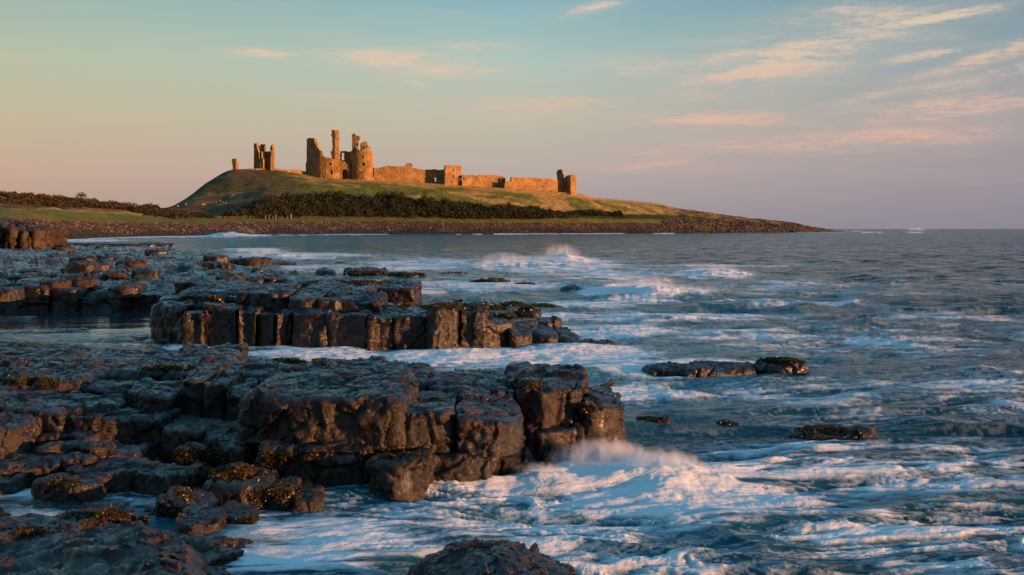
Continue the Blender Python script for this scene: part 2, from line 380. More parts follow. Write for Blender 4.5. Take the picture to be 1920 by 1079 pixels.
# breaking crests and surging mounds
BUMP = [(1130, 890, 130, 22, .15), (1230, 905, 70, 16, .14), (1010, 905, 60, 16, .18), (870, 912, 60, 14, .16), (765, 918, 24, 14, .16), (1310, 900, 90, 18, .13), (1240, 930, 110, 14, .12), (1440, 835, 120, 10, .10),
        (1210, 556, 90, 10, .55), (1340, 518, 70, 7, .55), (1000, 500, 110, 8, .50), (1060, 490, 30, 6, .9), (1350, 560, 60, 8, .30), (1440, 578, 70, 7, .35), (1640, 655, 90, 7, .12), (1250, 600, 120, 7, .2),
        (425, 442, 32, 3.2, 2.2), (480, 443, 50, 1.6, 1.0), (520, 484, 60, 3.5, .6), (640, 484, 40, 2.5, .35), (700, 541, 60, 7, .35),
        (1600, 985, 160, 14, .14), (1830, 960, 130, 14, .12), (1500, 945, 90, 12, .11), (1880, 745, 70, 10, .16), (1850, 700, 90, 8, .12),
        (640, 668, 130, 8, .10), (880, 668, 90, 8, .14), (1080, 655, 70, 8, .18), (990, 600, 80, 7, .15), (480, 1000, 60, 10, .08), (300, 940, 60, 6, .05)]
bl = 1-np.abs(fbm2(xs*2.2+warp, phi*2.6, 4, 23)); bl2 = fbm2(xs*.9, phi*1.1, 3, 29)
bm = np.zeros_like(px)
for (cx, cy, sx, sy, hh) in BUMP:
    d2 = ((px-cx)/sx)**2+((py-cy)/sy)**2
    m_ = d2 < 9; bm[m_] += .52*hh*np.exp(-d2[m_])*(.10+.95*bl[m_]+.55*bl2[m_])
# foam density by place
FO = [(700, 985, 240, 60, .82), (1000, 980, 300, 60, .85), (560, 1060, 160, 40, .74), (1120, 885, 150, 34, 1.25), (1290, 930, 260, 60, .95), (900, 920, 130, 18, .95), (1500, 880, 300, 60, .80), (1750, 880, 300, 60, .55), (1700, 1000, 350, 60, .80), (1200, 1060, 400, 40, .72), (1850, 1050, 250, 40, .55),
      (900, 672, 150, 18, 1.0), (1080, 668, 140, 18, .95), (1230, 690, 120, 16, .75), (1200, 735, 150, 20, .62), (1400, 630, 200, 12, .55), (1130, 625, 120, 14, .85), (1250, 600, 200, 10, .72), (1000, 600, 80, 8, .9), (1400, 685, 120, 10, .7),
      (1210, 552, 110, 14, 1.05), (1330, 518, 80, 8, 1.0), (1020, 500, 140, 13, 1.0), (900, 540, 190, 14, .70), (1090, 575, 90, 12, .75), (1440, 572, 110, 8, .68), (1560, 574, 60, 5, .7), (1150, 520, 200, 16, .5), (1340, 500, 200, 4, .62), (1050, 488, 40, 5, 1.2),
      (560, 482, 110, 6, 1.0), (620, 505, 200, 8, .45), (800, 500, 140, 12, .62), (720, 545, 80, 8, 1.0), (430, 441, 60, 4, 1.2), (300, 443, 120, 2.5, .95), (150, 452, 80, 2.4, 1.1), (120, 462, 60, 2.2, 1.2), (470, 470, 50, 3, .9), (230, 462, 30, 2, .9),
      (600, 666, 140, 14, .78), (380, 652, 90, 8, .66), (200, 645, 100, 8, .3), (1650, 640, 350, 40, .34), (1850, 740, 200, 60, .46), (1500, 740, 350, 40, .40), (1600, 780, 260, 20, .42), (1750, 600, 250, 20, .30), (1500, 540, 420, 24, .32),
      (300, 935, 230, 9, .85), (100, 925, 200, 12, .75), (470, 965, 60, 8, .9), (480, 985, 90, 10, .8), (560, 940, 60, 10, .5), (60, 965, 200, 12, .35), (180, 880, 60, 8, .5)]
D = blobs(FO); D = np.where(y > 22, D*1.38, D)
shore = interp_path([(-400, 475), (0, 470), (100, 450), (200, 446), (300, 443.5), (400, 442), (500, 440.6), (600, 439.6), (840, 438.5), (1080, 437.6), (1260, 437), (1500, 436), (1620, 434.6)], px)
D = np.maximum(D, .9*np.exp(-((py-shore-1.0)/1.3)**2)*(px < 1300)*(fbm2(px*.02, py*.0, 3, 5) > -.30))
D = np.maximum(D, blobs([(1540, 435.2, 40, .9, 1.4), (1635, 436.2, 26, 1.0, 1.3), (1716, 436.0, 16, 1.3, 1.5), (1600, 434, 20, .8, 1.3), (1140, 436.9, 30, 1, 1.3)]))
n1 = fbm2(xs*.55+warp*1.2, phi*1.15+warp, 5, 51, .55); n2_ = fbm2(xs*1.7+warp*2, phi*3.3+n1, 4, 57, .55)
rd = 1-np.abs(fbm2(xs*.9+warp*2+n1*.5, phi*2.1+warp, 4, 61))*2.2
n3_ = fbm2(xs*1.2+n1*2.4+warp*2, phi*5.6+n1*3.4, 5, 65, .58); n4_ = fbm2(xs*4.5+n1*3, phi*15+n1*5, 4, 69, .62)
rd2 = 1-np.abs(fbm2(xs*1.5+n1*1.6, phi*5.5+n1*2.5, 4, 67, .6))*2.2; rd3 = 1-np.abs(fbm2(xs*3.2+n1*2.5, phi*11+n1*4, 4, 68, .6))*2.2
val = np.minimum(D, 1.02)*.92+.75*n1+.35*n2_+.95*n3_+.40*n4_+.20*(rd-.5)+.2*(rd2-.5)+.35*np.clip(bm/.25, 0, 1)+.32*(y > 20)*sstep(.30, .65, D)
foam = sstep(.24, .92, val)*np.clip(D*2.0, 0, 1)
foam = np.maximum(foam, .45*sstep(.66, 1.0, rd2)*np.clip(D*1.8, 0, .9)); foam = np.maximum(foam, .42*sstep(.70, 1.0, rd3)*np.clip(D*2.2, 0, .9))
foam = np.maximum(foam, .30*sstep(.80, 1.0, rd3)*(y > 14)*sstep(70, 40, y)*(n1 > .05)*(1-calm))
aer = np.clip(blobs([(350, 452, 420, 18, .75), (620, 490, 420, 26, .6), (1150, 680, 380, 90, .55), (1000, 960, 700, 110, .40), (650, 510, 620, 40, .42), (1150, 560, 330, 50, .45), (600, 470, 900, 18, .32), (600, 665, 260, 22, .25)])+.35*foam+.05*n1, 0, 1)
z = (wv*(1-.93*calm))*(1-.25*foam)*sstep(6000, 300, y)+bm+.03*foam*(.5+n2_)+.035*foam*n3_*(y < 60)
slab = sstep(680, 540, px)*sstep(780, 860, py); z = z*(1-.5*slab)
for pl_, w_ in (([(-900, 43.5), (330, 43.5), (420, 38), (470, 36), (560, 34.5), (690, 36.5), (650, 44), (620, 49), (550, 56), (470, 74), (400, 95), (290, 128), (180, 150), (60, 165), (-900, 150)], 2.0), ([(470, 15.4), (980, 15.6), (1080, 16.5), (900, 17.4), (660, 18.0), (420, 18.8), (250, 20), (-500, 23.5), (-500, 16.2), (0, 15.9)], .6)):
    sdw = poly_sd(x, y, [((a-960)*b/F, b) for a, b in pl_]); z = z-.55*sstep(0, w_, sdw)
V = np.stack([x, y, z], 1)
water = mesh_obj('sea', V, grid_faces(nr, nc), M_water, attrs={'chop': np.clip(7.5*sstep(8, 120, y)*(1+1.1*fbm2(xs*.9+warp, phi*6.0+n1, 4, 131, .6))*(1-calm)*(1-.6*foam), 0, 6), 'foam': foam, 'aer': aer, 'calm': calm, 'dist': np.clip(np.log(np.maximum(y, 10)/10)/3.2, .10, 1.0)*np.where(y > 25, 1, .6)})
tag(water, kind='structure')

# ------------------------------------------------------------------ rocky shore heightfield
STREAM = [[(-300, 12.9), (60, 12.75), (240, 12.9), (360, 12.5), (450, 12.1), (540, 11.6)], [(330, 11.6), (430, 11.25), (520, 11.0), (600, 10.7)], [(-200, 12.1), (150, 12.0), (260, 11.5), (380, 11.6)]]
TER = [  # (height, slope outside, roughness, polygon of (px, depth))
    (.70, 1.6, 1.0, [(-900, 42.3), (330, 42.2), (400, 37), (460, 35), (560, 33.5), (700, 36), (660, 44), (640, 49), (560, 56), (480, 74), (420, 95), (320, 128), (200, 150), (60, 165), (-900, 150)]),
    (1.0, .5, 1.2, [(-900, 60), (-50, 58), (120, 70), (150, 95), (60, 120), (-900, 130)]),
    (.52, 2.2, .6, [(310, 31.3), (480, 30.0), (700, 29.6), (860, 29.6), (950, 30.0), (1040, 31.2), (960, 33), (860, 33.6), (740, 36), (700, 41), (300, 42)]),
    (.42, 2.0, .7, [(470, 14.6), (690, 14.4), (980, 15.0), (1120, 15.9), (1080, 17.2), (900, 18), (660, 18.6), (420, 18.7), (270, 19.8), (100, 22.6), (-500, 23.8), (-500, 15.6), (0, 15.2), (250, 15.4)]),
    (.005, .8, .30, [(-500, 16), (250, 16), (450, 14.8), (610, 13.0), (560, 11.9), (500, 10.9), (420, 9), (-500, 9)]),
    (.34, 1.2, 1.0, [(-500, 10.7), (60, 10.9), (200, 10.8), (330, 10.25), (400, 9.5), (430, 6.5), (-500, 6.5)]),
    (.02, 1.2, .3, [(-500, 39.3), (-40, 39.2), (60, 38), (-200, 37.5), (-500, 37.5)]),
    (.02, .3, .5, [(20, 33.0), (95, 33.4), (190, 34.4), (160, 33), (60, 32.2), (-60, 32.3)]),
    (.08, .5, .5, [(190, 30.6), (300, 31.6), (330, 30.6), (300, 29.8), (210, 29.9)]),
]
rows_t = np.concatenate([np.geomspace(175, 45, 300), np.linspace(44.9, 24, 330)[1:], np.linspace(24, 6.2, 620)[1:]])
cols_t = np.arange(-520, 1240, 2.6)
YT, PT = np.meshgrid(rows_t, cols_t, indexing='ij'); XT = (PT-960)*YT/F
tx, ty, tpx = XT.ravel(), YT.ravel(), PT.ravel()
wobx = tx+.35*fbm2(tx*.7, ty*.7, 4, 71); woby = ty+.35*fbm2(tx*.7, ty*.7, 4, 77)
def cells(xx, yy, s):
    P3 = np.stack([xx, yy, np.zeros_like(xx)+.5], 1)
    v_, e_ = facets3(P3, s); return v_, e_
wf = np.clip(ty/60, 1, 3.5)                     # broken pieces grow a little with range to stay readable
cv, ce = cells(tx/2.1/1.0+fbm2(tx*.4, ty*.4, 3, 81)*.6, ty/2.6+fbm2(tx*.4, ty*.4, 3, 83)*.6, 3)
cv2, ce2 = cells(tx/.75, ty/.9, 9)
cv3, ce3 = cells(tx/4.5, ty/7.0, 19)
cvA, ceA = cells(tx/2.6+fbm2(tx*.3, ty*.2, 3, 121)*.7, ty/5.0+fbm2(tx*.3, ty*.2, 3, 123)*.7, 29)
cvB, ceB = cells(tx/1.0+fbm2(tx*.6, ty*.4, 3, 125)*.5, ty/2.0, 39)
nearf = 1+1.6*sstep(11.2, 10.4, ty)
hgt = np.full(tx.shape, -1.6)
for (zt, slp, rg, pl) in TER:
    P = [((a-960)*b/F, b) for a, b in pl]
    s_ = poly_sd(wobx, woby, P)
    edge = np.where(s_ > 0, 0, s_*slp)
    top = zt+rg*(.20*cv+.13*cv3*sstep(25, 60, ty)*2+.06*cv2+.07*fbm2(tx*.5, ty*.5, 4, 91))
    if zt > .6:
        fr_ = sstep(38, 48, ty); top = top+fr_*(.34*cvA+.16*cvB+.10*(1-np.abs(fbm2(tx*.9, ty*.5, 4, 119, .6))*2)-.10*np.exp(-(ceA/.06)**2)-.06)
    top -= rg*(.16*np.exp(-(ce/.05)**2)*(ty > 16)+.05*np.exp(-(ce2/.07)**2)*(fbm2(tx, ty, 2, 66) > 0))
    far = sstep(70, 150, ty)*(.12 if zt > .6 else 0)
    hgt = np.maximum(hgt, top-far+edge)
floor_ = sstep(16.2, 15.6, ty)*sstep(10.6, 11.0, ty)
hgt += floor_*(.0+.07*fbm2(tx*1.6, ty*2.2, 5, 95, .6)+.03*(1-np.abs(fbm2(tx*2.6+ty, ty*4, 4, 96, .6))*2))
for pth in STREAM:
    P = np.array([((a-960)*b/F, b) for a, b in pth]); d = np.full(tx.shape, 9.)
    for a, b in zip(P[:-1], P[1:]):
        e_ = b-a; t = np.clip(((tx-a[0])*e_[0]+(ty-a[1])*e_[1])/(e_@e_), 0, 1); d = np.minimum(d, np.hypot(tx-a[0]-e_[0]*t, ty-a[1]-e_[1]*t))
    hgt -= .20*np.exp(-(d/.22)**2)*sstep(.35, .15, hgt)
fine_ = np.where(ty < 45, 1, .6)
dgx, dgy = tx*.8+ty*.6, ty*.8-tx*.6
wq = fbm2(tx*.8, ty*.8, 3, 107)*.8
hgt += fine_*nearf*(.022*fbm2(tx*4, ty*4, 4, 97, .65)+.030*(1-np.abs(fbm2(dgx*.9+wq, dgy*3.6+wq*2, 4, 99, .6))*2)+.012*(1-np.abs(fbm2(tx*6+wq, ty*11+wq*3, 3, 109))*2))
sx_ = .10*fbm2(tx*1.5, hgt*6+ty*.5, 3, 101)*(ty < 60); sy_ = .12*fbm2(tx*1.6+9, hgt*7+ty*.3, 3, 103)*(ty < 60)
TV = np.stack([tx+sx_, ty+sy_, hgt], 1)
shore_o = mesh_obj('rocky_shore', TV, grid_faces(*YT.shape), M_shelf)
tag(shore_o, kind='structure')
near_mask = None

# ------------------------------------------------------------------ rock blocks
def rock_disp(P, nrm, size, seed, amp=1.0):
    q = P/size*np.array([1.15, 1.15, .8])
    f1, e1 = facets3(q*1.5+fbm3(q*2, 2, seed+5)[:, None]*.25, seed)
    f2, e2 = facets3(q*4.2+fbm3(q*5, 2, seed+6)[:, None]*.25, seed+20)
    f3, e3 = facets3(q*11+fbm3(q*9, 2, seed+7)[:, None]*.3, seed+30)
    d = .062*f1+.034*f2+.018*f3+.034*fbm3(q*1.8, 5, seed+2, .5)+.008*fbm3(q*16, 3, seed+3, .7)
    d -= .050*np.exp(-(e1/.035)**2)*(fbm3(q*1.3, 2, seed+8) > -.05)+.014*np.exp(-(e2/.08)**2)*(fbm3(q*2.1, 2, seed+9) > 0.05)
    return d*size*amp
def rock_prism(name, corners, ztops, zb, r, res, seed, mat, parent=None, amp=1.0, slope=.03, size=.8, batter=.04, dome=.0):
    """corners: world xy polygon (ccw from above or not), ztops: heights at the first two corners (front left, front right)"""
    P = np.asarray(corners, float); n = len(P)
    seg = np.hypot(*(np.roll(P, -1, 0)-P).T); L = seg.sum(); m = max(24, int(L/res))
    cum = np.concatenate([[0], np.cumsum(seg)]); t = np.arange(m)*L/m
    Pc = np.vstack([P, P[:1]]); bx_ = np.interp(t, cum, Pc[:, 0]); by_ = np.interp(t, cum, Pc[:, 1])
    k = max(1, int(r*1.2/(L/m)))
    for _ in range(2):
        ker = np.ones(2*k+1)/(2*k+1)
        bx_ = np.convolve(np.concatenate([bx_[-k:], bx_, bx_[:k]]), ker, 'valid'); by_ = np.convolve(np.concatenate([by_[-k:], by_, by_[:k]]), ker, 'valid')
    c = np.array([bx_.mean(), by_.mean()]); A, B = P[0], P[1]
    ax = (B-A)/np.hypot(*(B-A)); nrm_in = np.array([-ax[1], ax[0]]);
    if (c-A)@nrm_in < 0: nrm_in = -nrm_in
    Rm = np.hypot(bx_-c[0], by_-c[1]); width = np.hypot(*(B-A))
    def ztop(xx, yy):
        s_ = np.clip(((xx-A[0])*ax[0]+(yy-A[1])*ax[1])/width, -.2, 1.2); dn = (xx-A[0])*nrm_in[0]+(yy-A[1])*nrm_in[1]
        return ztops[0]+(ztops[1]-ztops[0])*s_+slope*dn
    zt_m = float(np.mean(ztop(bx_, by_))); side = max(zt_m-zb-r, .05); ns_ = max(4, int(side/res)); na = max(3, int(1.6*r/res)); ntp = max(6, int(Rm.mean()/res))
    prof = [(-batter*(1-i/ns_), i/ns_*1.0, 'S') for i in range(ns_)]
    prof += [(r*(1-math.cos(a)), math.sin(a), 'A') for a in np.linspace(0, math.pi/2, na, endpoint=False)]
    prof += [(r+u_, 0, 'T') for u_ in np.linspace(0, 1, ntp)]
    rings = []
    for d, w, kd in prof:
        if kd == 'T':
            s0 = 1-r/Rm; sc = s0*(1-(d-r)*.985)
        else: sc = 1-d/Rm
        xx = c[0]+(bx_-c[0])*sc; yy = c[1]+(by_-c[1])*sc; zt = ztop(xx, yy)
        if kd == 'S': zz = zb+(zt-r-zb)*w
        elif kd == 'A': zz = zt-r+r*w
        else: zz = zt+dome*(1-(1-(d-r))**2)
        rings.append(np.stack([xx, yy, zz], 1))
    V = np.array(rings); nr_, m_ = V.shape[:2]
    du = np.roll(V, -1, 1)-np.roll(V, 1, 1); dv = np.gradient(V, axis=0); nn = np.cross(du, dv); nn /= np.linalg.norm(nn, axis=2, keepdims=True)+1e-9
    if (nn[nr_//3, :, :2]*(V[nr_//3, :, :2]-c)).sum() < 0: nn = -nn; flip = True
    else: flip = False
    Vf = V.reshape(-1, 3); nf = nn.reshape(-1, 3)
    Vf = Vf+nf*rock_disp(Vf+seed*3.17, nf, size, seed % 50, amp)[:, None]
    fc = grid_faces(nr_, m_, True)
    if flip: fc = fc[:, ::-1]
    cv_ = Vf[-m_:].mean(0); Vf = np.vstack([Vf, cv_]); ci = len(Vf)-1
    i0 = (nr_-1)*m_+np.arange(m_); i1 = (nr_-1)*m_+(np.arange(m_)+1) % m_
    cap = np.stack([i0, i1, np.full(m_, ci)], 1)
    if flip: cap = cap[:, ::-1]
    return mesh_obj(name, Vf, [fc, cap], mat, parent, origin=(c[0], c[1], zb))
SEED = [100]
def block(parent, x0, x1, yt0, yt1, Y0, Y1, d, zb, r=.07, slope=.03, mat=None, amp=1.0, size=None, name='rock_block', skew=0.0, dome=0., taper=.04, mid=None):
    SEED[0] += 1; s = SEED[0]; rr = random.Random(s)
    A = (wx(x0+1.2, Y0), Y0); B = (wx(x1-1.2, Y1), Y1); w = B[0]-A[0]
    z0, z1 = wz(yt0, Y0)+rr.uniform(-.03, .03), wz(yt1, Y1)+rr.uniform(-.03, .03); slope = slope+rr.uniform(-.03, .05)
    Y0 = Y0+rr.uniform(-.10, .16)*min(d, 1.2); Y1 = Y1+rr.uniform(-.10, .16)*min(d, 1.2)
    pts = [A]
    # broken front line: one or two kinks
    pts = [A, B, (B[0]-w*taper+skew+rr.uniform(-.10, .08)*w, Y1+d*rr.uniform(.85, 1.1)), (A[0]+w*taper+skew+rr.uniform(-.05, .05)*w, Y0+d*rr.uniform(.85, 1.1))]
    bulge = mid if mid is not None else rr.uniform(.03, .34)*min(w, 1.1)
    fm = rr.uniform(.22, .78)
    poly = [pts[0], (A[0]+w*fm, Y0+(Y1-Y0)*fm-bulge), pts[1], (B[0]+rr.uniform(.0, .05)*w, Y1+d*.5), pts[2], pts[3]]
    # keep first two points as the front ends for the height plane
    poly = [poly[0], poly[2], poly[3], poly[4], poly[5]] if abs(bulge) < .01 else poly
    res = max(.014, .00125*min(Y0, Y1))*1.15
    A_, B_ = np.array(poly[0]), np.array(pts[1])
    if len(poly) == 6:   # plane is defined through the true end points
        zf = z0+(z1-z0)*fm; zt = (z0, zf)
    else: zt = (z0, z1)
    return rock_prism(name, poly, zt, zb, r*.62, res, s, mat or M_rock, parent, amp, slope, size or min(1.3, max(.6, .65*(abs(w)+abs(z0-zb)))), dome=dome)

# front ledge
L1 = empty('rock_ledge', (wx(720, 14.5), 14.5, 0), 'broad dark block-jointed ledge filling the near left, its tip standing in white surf', 'rock ledge')
B1 = [
 (447, 753, 742, 748, 13.9, 13.3, 2.2, .42, .13), (756, 849, 768, 770, 13.38, 13.42, 2.0, .36, .06), (852, 976, 784, 790, 13.3, 13.6, 1.9, .34, .10),
 (560, 702, 703, 706, 15.9, 15.6, 1.6, .4, .12), (690, 802, 710, 716, 15.5, 15.3, 1.5, .4, .12), (798, 955, 722, 728, 15.2, 14.9, 1.7, .4, .12),
 (940, 1050, 712, 722, 16.2, 16.0, 1.4, .3, .1), (976, 1100, 722, 738, 14.9, 15.0, 1.9, -.4, .08), (985, 1095, 802, 806, 14.55, 14.65, .8, -.4, .06),
 (1095, 1172, 764, 782, 14.85, 15.1, 1.6, -.4, .06), (1040, 1112, 736, 746, 16.1, 16.1, 1.1, .0, .1),
 (480, 692, 838, 842, 13.35, 13.0, 1.2, -.4, .09), (684, 800, 860, 868, 12.85, 12.75, 1.1, -.4, .08), (786, 925, 852, 853, 13.15, 13.2, 1.2, -.4, .09), (912, 1006, 838, 900, 13.75, 13.8, 1.2, -.4, .16),
 (330, 382, 712, 712, 15.5, 15.4, 1.6, .0, .07), (380, 422, 716, 720, 15.35, 15.3, 1.5, .0, .06), (420, 452, 735, 745, 15.2, 15.1, 1.3, .0, .06),
 (256, 323, 744, 744, 15.1, 15.05, 1.0, .0, .06), (236, 260, 732, 736, 15.6, 15.5, .9, .0, .06), (150, 240, 722, 728, 16.1, 15.9, 1.6, .0, .12),
 (140, 335, 694, 700, 17.2, 17.0, 1.7, .2, .2), (330, 565, 692, 696, 16.9, 16.6, 1.5, .3, .2),
 (-30, 148, 712, 706, 16.2, 16.0, 1.8, .0, .24), (-260, -20, 715, 712, 16.3, 16.2, 1.8, .0, .2),
 (-90, 182, 748, 788, 14.9, 14.35, 1.5, .22, .08), (-90, 150, 800, 822, 14.7, 14.3, 1.0, .0, .08), (130, 184, 815, 815, 14.3, 14.2, .8, .0, .06), (182, 302, 786, 788, 14.5, 14.45, 1.0, .0, .08), (300, 380, 803, 808, 14.45, 14.2, .8, .0, .06), (376, 465, 812, 850, 14.15, 13.6, .8, .0, .06),
 (60, 150, 842, 826, 13.8, 13.85, .6, -.05, .08), (-90, 42, 795, 802, 13.95, 13.9, .8, .0, .08), (170, 260, 846, 850, 13.9, 13.8, .5, -.05, .07),
 (-120, 125, 666, 670, 21.5, 21, 2, .1, .15), (100, 292, 678, 682, 20.4, 20.0, 1.6, .1, .15), (-120, 92, 690, 692, 19.4, 19.0, 2, .1, .15), (86, 142, 692, 694, 18.8, 18.7, 1.6, .1, .12), (280, 420, 672, 676, 19.8, 19.5, 2, .1, .2),
 (-80, 110, 868, 872, 13.35, 13.3, .7, -.1, .06), (120, 260, 878, 880, 13.2, 13.1, .6, -.1, .05), (250, 362, 884, 892, 13.0, 12.9, .5, -.1, .05), (60, 185, 906, 908, 12.65, 12.6, .4, -.1, .05), (400, 475, 962, 976, 11.5, 11.4, .5, -.2, .05), (322, 410, 976, 986, 11.3, 11.2, .45, -.2, .05), (-90, 30, 900, 902, 12.9, 12.85, .4, -.1, .05),
 (380, 505, 904, 912, 12.35, 12.2, .7, -.3, .07), (500, 545, 920, 926, 12.2, 12.1, .6, -.3, .05), (543, 592, 928, 944, 12.1, 12.05, .6, -.3, .06), (290, 400, 935, 950, 11.9, 11.8, .5, -.3, .08),
]
for b in B1:
    block(L1, *b[:8], r=b[8]*1.35, slope=.01, amp=1.0)
# middle ledge
L2 = empty('rock_ledge', (wx(690, 30), 30, 0), 'long low wall of dark upright columns behind the channel, sunlit at its left end', 'rock ledge')
B2 = [
 (283, 346, 576, 574, 30.6, 29.6, 3.2, -.5, .16), (344, 381, 588, 590, 29.3, 29.2, 1.4, -.5, .06), (379, 446, 574, 577, 29.4, 29.3, 3.0, -.5, .10), (300, 400, 570, 570, 30.6, 30.4, 3.0, .1, .2),
 (444, 480, 580, 588, 29.0, 28.9, 3, -.5, .07), (479, 515, 588, 590, 29.2, 28.8, 2.6, -.5, .07), (513, 548, 588, 590, 28.7, 28.9, 2.8, -.5, .07), (546, 612, 589, 590, 28.7, 28.5, 3, -.5, .07), (611, 688, 590, 591, 28.5, 28.3, 3, -.5, .06), (688, 739, 592, 594, 28.1, 28.2, 2.4, -.5, .07), (740, 802, 595, 592, 28.2, 28.2, 2.6, -.5, .08), (800, 862, 574, 580, 28.0, 28.1, 2.4, -.5, .12), (862, 912, 582, 592, 28.3, 28.3, 2.3, -.5, .10), (908, 962, 592, 622, 28.3, 28.7, 2.0, -.5, .10), (952, 1000, 616, 634, 28.4, 28.7, 1.5, -.5, .2), (990, 1046, 618, 634, 29.0, 28.9, 1.2, -.5, .2), (1036, 1092, 624, 644, 29.6, 29.3, 1.0, -.5, .22), (1085, 1130, 643, 650, 29.5, 29.3, .7, -.5, .15), (980, 1035, 602, 606, 30.4, 30.3, 1.0, -.5, .14),
 (440, 542, 549, 552, 30.2, 30.0, 2.4, .7, .08), (540, 600, 560, 562, 29.5, 29.4, 2.6, .8, .09), (596, 712, 562, 566, 29.3, 29.2, 2.2, .8, .10), (560, 690, 546, 548, 32.2, 32.0, 3, .4, .14),
 (470, 540, 541, 541, 33.5, 33.3, 2.2, .4, .14), (700, 776, 538, 541, 38.6, 38.2, 3.2, -.5, .12), (676, 712, 541, 540, 38.9, 38.7, 3, -.5, .10),
]
for b in B2: block(L2, *b[:8], r=b[8], slope=.02, amp=1.0, mid=random.Random(int(b[0]*7)).uniform(.02, .22)*min(1.2, (b[1]-b[0])*.013))
# cliff of the left shelf above the still pool
L3 = empty('rock_ledge', (wx(160, 38), 38, 0), 'dark straight rock face above the still pool at far left', 'rock ledge')
for b in [(-260, -140, 548, 546, 42.2, 42.1, 2.5, -.4, .15), (-142, 36, 556, 550, 42.1, 42.0, 2.4, -.4, .15), (36, 92, 535, 537, 41.7, 41.7, 2.2, .30, .15), (34, 92, 568, 568, 41.9, 41.8, 1.2, -.4, .10), (94, 146, 540, 545, 41.8, 41.7, 2.2, .28, .18), (95, 150, 566, 568, 41.8, 41.8, 1.2, -.4, .15), (146, 200, 558, 554, 42.0, 42.0, 2, -.4, .12), (198, 248, 552, 549, 42.0, 41.9, 2, -.4, .08), (247, 296, 549, 554, 41.9, 42.0, 2, -.4, .08), (295, 350, 552, 560, 42.0, 41.5, 2.5, -.4, .1), (340, 440, 545, 548, 35.5, 35, 3.5, .1, .2)]:
    block(L3, *b[:8], r=b[8], slope=.03, mat=M_rock)
# dark cliff with rubble, far left
L4 = empty('rock_ledge', (wx(0, 112), 112, .5), 'tall dark blocky outcrop at the left edge below the green field', 'rock ledge')
for b in [(-320, -120, 428, 424, 112, 112, 7, .3, .4), (-125, -30, 423, 425, 111, 111, 7, .3, .4), (-32, 8, 425, 428, 110.5, 110, 7, .3, .4), (8, 34, 429, 428, 110, 110, 7, .3, .3), (34, 60, 431, 430, 110, 110, 7, .3, .3), (59, 89, 433, 434, 110, 111, 6, .2, .3), (-60, -12, 414, 415, 113, 113, 5, 2.6, .5), (-14, 18, 414, 418, 112.5, 112.6, 4, 2.8, .5), (24, 40, 420, 422, 112, 112, 3, 2.6, .5), (44, 58, 421, 422, 112, 112, 3, 2.5, .5), (64, 88, 425, 427, 112, 112, 3, 2.4, .5)]:
    block(L4, *b[:8], r=b[8], slope=.02, mat=M_cliff, size=2.4, amp=1.9)

def boulder(name, px_, Yc, w, dpt, h, zb, seed, mat, label=None, cat='boulder', group=None, tilt=(0, 0), amp=1.1, parent=None, res=None, r=None, X=None):
    x0 = wx(px_, Yc) if X is None else X; rr = random.Random(seed); k = rr.choice([5, 6, 7])
    a0 = rr.random()*6; P = [(x0+w/2*math.cos(a0+i*6.283/k)*rr.uniform(.75, 1.12), Yc+dpt/2*math.sin(a0+i*6.283/k)*rr.uniform(.8, 1.12)) for i in range(k)]
    r = r or min(w, dpt, h*1.6)*.30
    o = rock_prism(name, P, (zb+h+tilt[0], zb+h+tilt[1]), zb, r, res or max(.014, .0014*Yc), seed, mat, parent, amp, 0.0, size=min(1.4, max(.3, .5*(w+h)/1.3)), dome=h*.12)
    if label: tag(o, label, cat, group)
    return o
boulder('boulder', 908, 8.75, 1.55, 1.5, .74, -.30, 901, M_rock, 'big rounded dark wet boulder at the bottom edge, surf all round it', r=.22, tilt=(.0, .0))
boulder('boulder', 1055, 8.3, .5, .8, .45, -.25, 907, M_rock, 'low dark stone just right of the big bottom-edge boulder')
boulder('boulder', 1200, 8.35, .42, .6, .37, -.25, 913, M_rock, 'small dark stone barely awash at the bottom edge, right of the big boulder')
